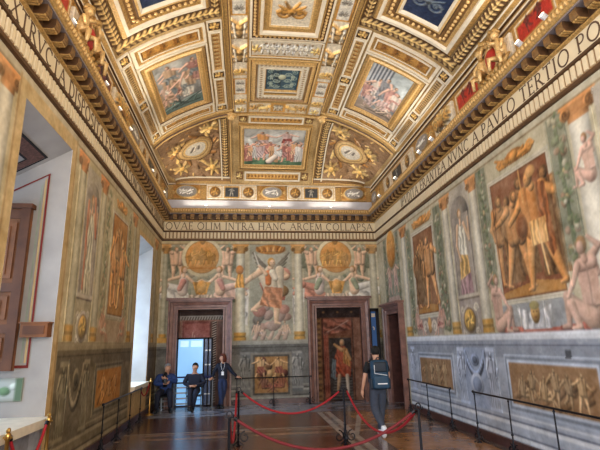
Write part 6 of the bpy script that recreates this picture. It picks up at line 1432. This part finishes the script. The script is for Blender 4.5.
# the walking visitor
J = dict(ST); J.update(knl=(-.07, .05, .49), anl=(.03, -.20, .20), toel=(.045, -.14, .06), knr=(.09, .17, .50), anr=(.06, .22, .09), toer=(.07, .38, .045), ell=(-.27, -.02, 1.13), wrl=(-.31, .06, .88), elr=(.25, .02, 1.15), wrr=(.10, .28, 1.10), head=(0, .035, 1.64))
k = 1.79/1.77; J = {a: tuple(q*k for q in p) for a, p in J.items()}
man, W = person('p', 'man in a black t-shirt and grey-blue trousers walking away with a rucksack', (2.76, 9.85, 0), -.05, J, 'tee', 'jean', 'hairb', 'shoe', 'short', hands=dict(l=((0, .1, -1), (1, .2, 0), (0, 1, 0)), r=((-.7, .7, .1), (0, 0, 1), (0, 1, .3))))
bp = empty('backpack', W((0, -.22, 1.0)), 'teal-blue rucksack with a pale reflective strip on the walking man', 'backpack')
def rbox(mb, c, s, r, W, mi=0):
    bm = bmesh.new(); bmesh.ops.create_cube(bm, size=1); bmesh.ops.scale(bm, vec=s, verts=bm.verts); bmesh.ops.bevel(bm, geom=bm.edges[:], offset=r, segments=4, affect='EDGES', profile=.6)
    mb.add([W(v.co+Vector(c)) for v in bm.verts], [tuple(v.index for v in f.verts) for f in bm.faces], mi); bm.free()
b = MB(); rbox(b, (0, -.235, 1.23), (.36, .22, .58), .09, W); b.build('main_compartment', M['pack'], bp, True)
b = MB(); rbox(b, (0, -.35, 1.09), (.32, .10, .26), .045, W); b.build('front_pocket', M['pack'], bp, True)
b = MB(); rbox(b, (0, -.34, 1.38), (.26, .07, .20), .03, W); b.build('upper_pocket', M['packd'], bp, True)
for q in (-1, 1):
    b = MB(); rbox(b, (q*.18, -.24, 1.05), (.06, .14, .20), .025, W); b.build('side_pocket', M['packd'], bp, True)
    b = MB(); b.tube([W(p) for p in [(q*.11, -.14, 1.47), (q*.125, -.02, 1.52), (q*.13, .12, 1.42), (q*.14, .145, 1.25), (q*.16, .06, 1.08), (q*.15, -.12, 1.02)]], .022, 6); b.build('shoulder_strap', M['packd'], bp, True)
b = MB(); b.tube([W(p) for p in [(-.05, -.20, 1.51), (-.03, -.22, 1.56), (.03, -.22, 1.56), (.05, -.20, 1.51)]], .012, 6); b.build('grab_loop', M['packd'], bp, True)
b = MB(); rbox(b, (.02, -.402, 1.06), (.20, .012, .022), .004, W); b.build('reflective_strip', M['badge'], bp); b = MB(); b.tube([W(p) for p in [(-.13, -.385, 1.42), (-.13, -.40, 1.26), (.12, -.40, 1.22)]], .006, 5); b.build('zip', M['badge'], bp)
# seated men (facing the viewer)
SI = dict(pelvis=(0, -.06, .57), waist=(0, -.05, .70), chest=(0, .0, .93), neck0=(0, .03, 1.07), neck=(0, .05, 1.11), head=(0, .09, 1.225),
          shl=(-.20, .0, .975), shr=(.20, .0, .975), ell=(-.31, .06, .77), elr=(.31, .06, .77), wrl=(-.08, .26, .72), wrr=(.08, .26, .72),
          hipl=(-.10, -.02, .55), hipr=(.10, -.02, .55), knl=(-.15, .38, .53), knr=(.15, .38, .53), anl=(-.15, .36, .10), anr=(.15, .36, .10), toel=(-.17, .52, .045), toer=(.17, .52, .045))
J = dict(SI); J.update(head=(-.05, .12, 1.24), neck=(-.02, .06, 1.12), wrl=(-.02, .24, .94), wrr=(.02, .26, .80), ell=(-.31, .08, .82), elr=(.31, .08, .78), knr=(.20, .38, .53), anr=(.21, .34, .10), toer=(.24, .50, .045), anl=(-.17, .38, .10), toel=(-.19, .54, .045))
p2, W = person('p', 'grey-haired seated man in a bright blue jacket holding a dark object to his chest', (-2.36, 15.12, 0), PI+.12, J, 'bluej', 'navy', 'hairg', 'black', headyaw=.45, belly=1.25, hands=dict(l=((.9, .2, .1), (0, 0, 1), (0, .5, 1)), r=((-.9, .2, .1), (0, 0, 1), (0, .5, 1))))
b = MB(); b.V = []; b.tube([W(p) for p in [(-.0, .10, 1.10), (.03, .15, 1.0), (.02, .17, .82), (.0, .17, .70)]], [.05, .07, .08, .06], 8); b.build('scarf', M['black'], p2, True)
o = MB(); rbox(o, (0, .30, .87), (.09, .05, .15), .012, W); o = o.build('camera_bag', M['black']); tag(o, 'small dark case held by the seated man in blue', 'bag')
J = dict(SI); J.update(knl=(-.10, .40, .54), knr=(.07, .40, .56), anl=(-.02, .36, .10), anr=(.05, .44, .14), toel=(-.03, .52, .045), toer=(.02, .60, .08), head=(-.02, .10, 1.235), wrl=(-.05, .27, .70), wrr=(.07, .27, .70))
p3, W = person('p', 'dark-haired seated man in dark uniform with hands folded in his lap', (-1.50, 15.15, 0), PI-.05, J, 'navy', 'navy', 'hairb', 'black', headyaw=-.1, belly=1.12, hands=dict(l=((.9, .3, 0), (0, 0, -1), (0, 1, .2)), r=((-.9, .3, 0), (0, 0, -1), (0, 1, .2))))
# the standing woman
J = dict(ST); J.update(shl=(-.17, 0, 1.40), shr=(.17, 0, 1.40), ell=(-.30, .05, 1.18), wrl=(-.50, .0, .99), elr=(.30, -.03, 1.16), wrr=(.36, .10, .97), hipl=(-.08, 0, .90), hipr=(.08, 0, .90), pelvis=(.0, 0, .94), knl=(-.05, .06, .50), knr=(.05, .12, .50), anl=(.10, .0, .09), toel=(.12, .15, .045), anr=(.02, .16, .09), toer=(-.02, .30, .045), head=(.02, .03, 1.635))
k = 1.60/1.77; J = {a: tuple(q*k for q in p) for a, p in J.items()}
p4, W = person('p', 'auburn-haired woman in dark jacket and jeans leaning by the rail with a white badge', (-.66, 15.35, 0), PI, J, 'navy', 'djean', 'haira', 'black', headyaw=-1.0, hair='bob', hands=dict(l=((-1, 0, -.2), (0, 0, -1), (0, 1, 0)), r=((.4, .9, -.1), (0, 0, -1), (-1, 0, 0))))
b = MB(); b.tube([W(p) for p in [(-.06, .06, 1.34), (-.05, .125, 1.22), (.0, .135, 1.07), (.05, .125, 1.22), (.06, .06, 1.34)]], .006, 5); b.build('lanyard', M['badge'], p4)
b = MB(); rbox(b, (0, .145, 1.02), (.08, .008, .11), .003, W); b.build('badge', M['badge'], p4)
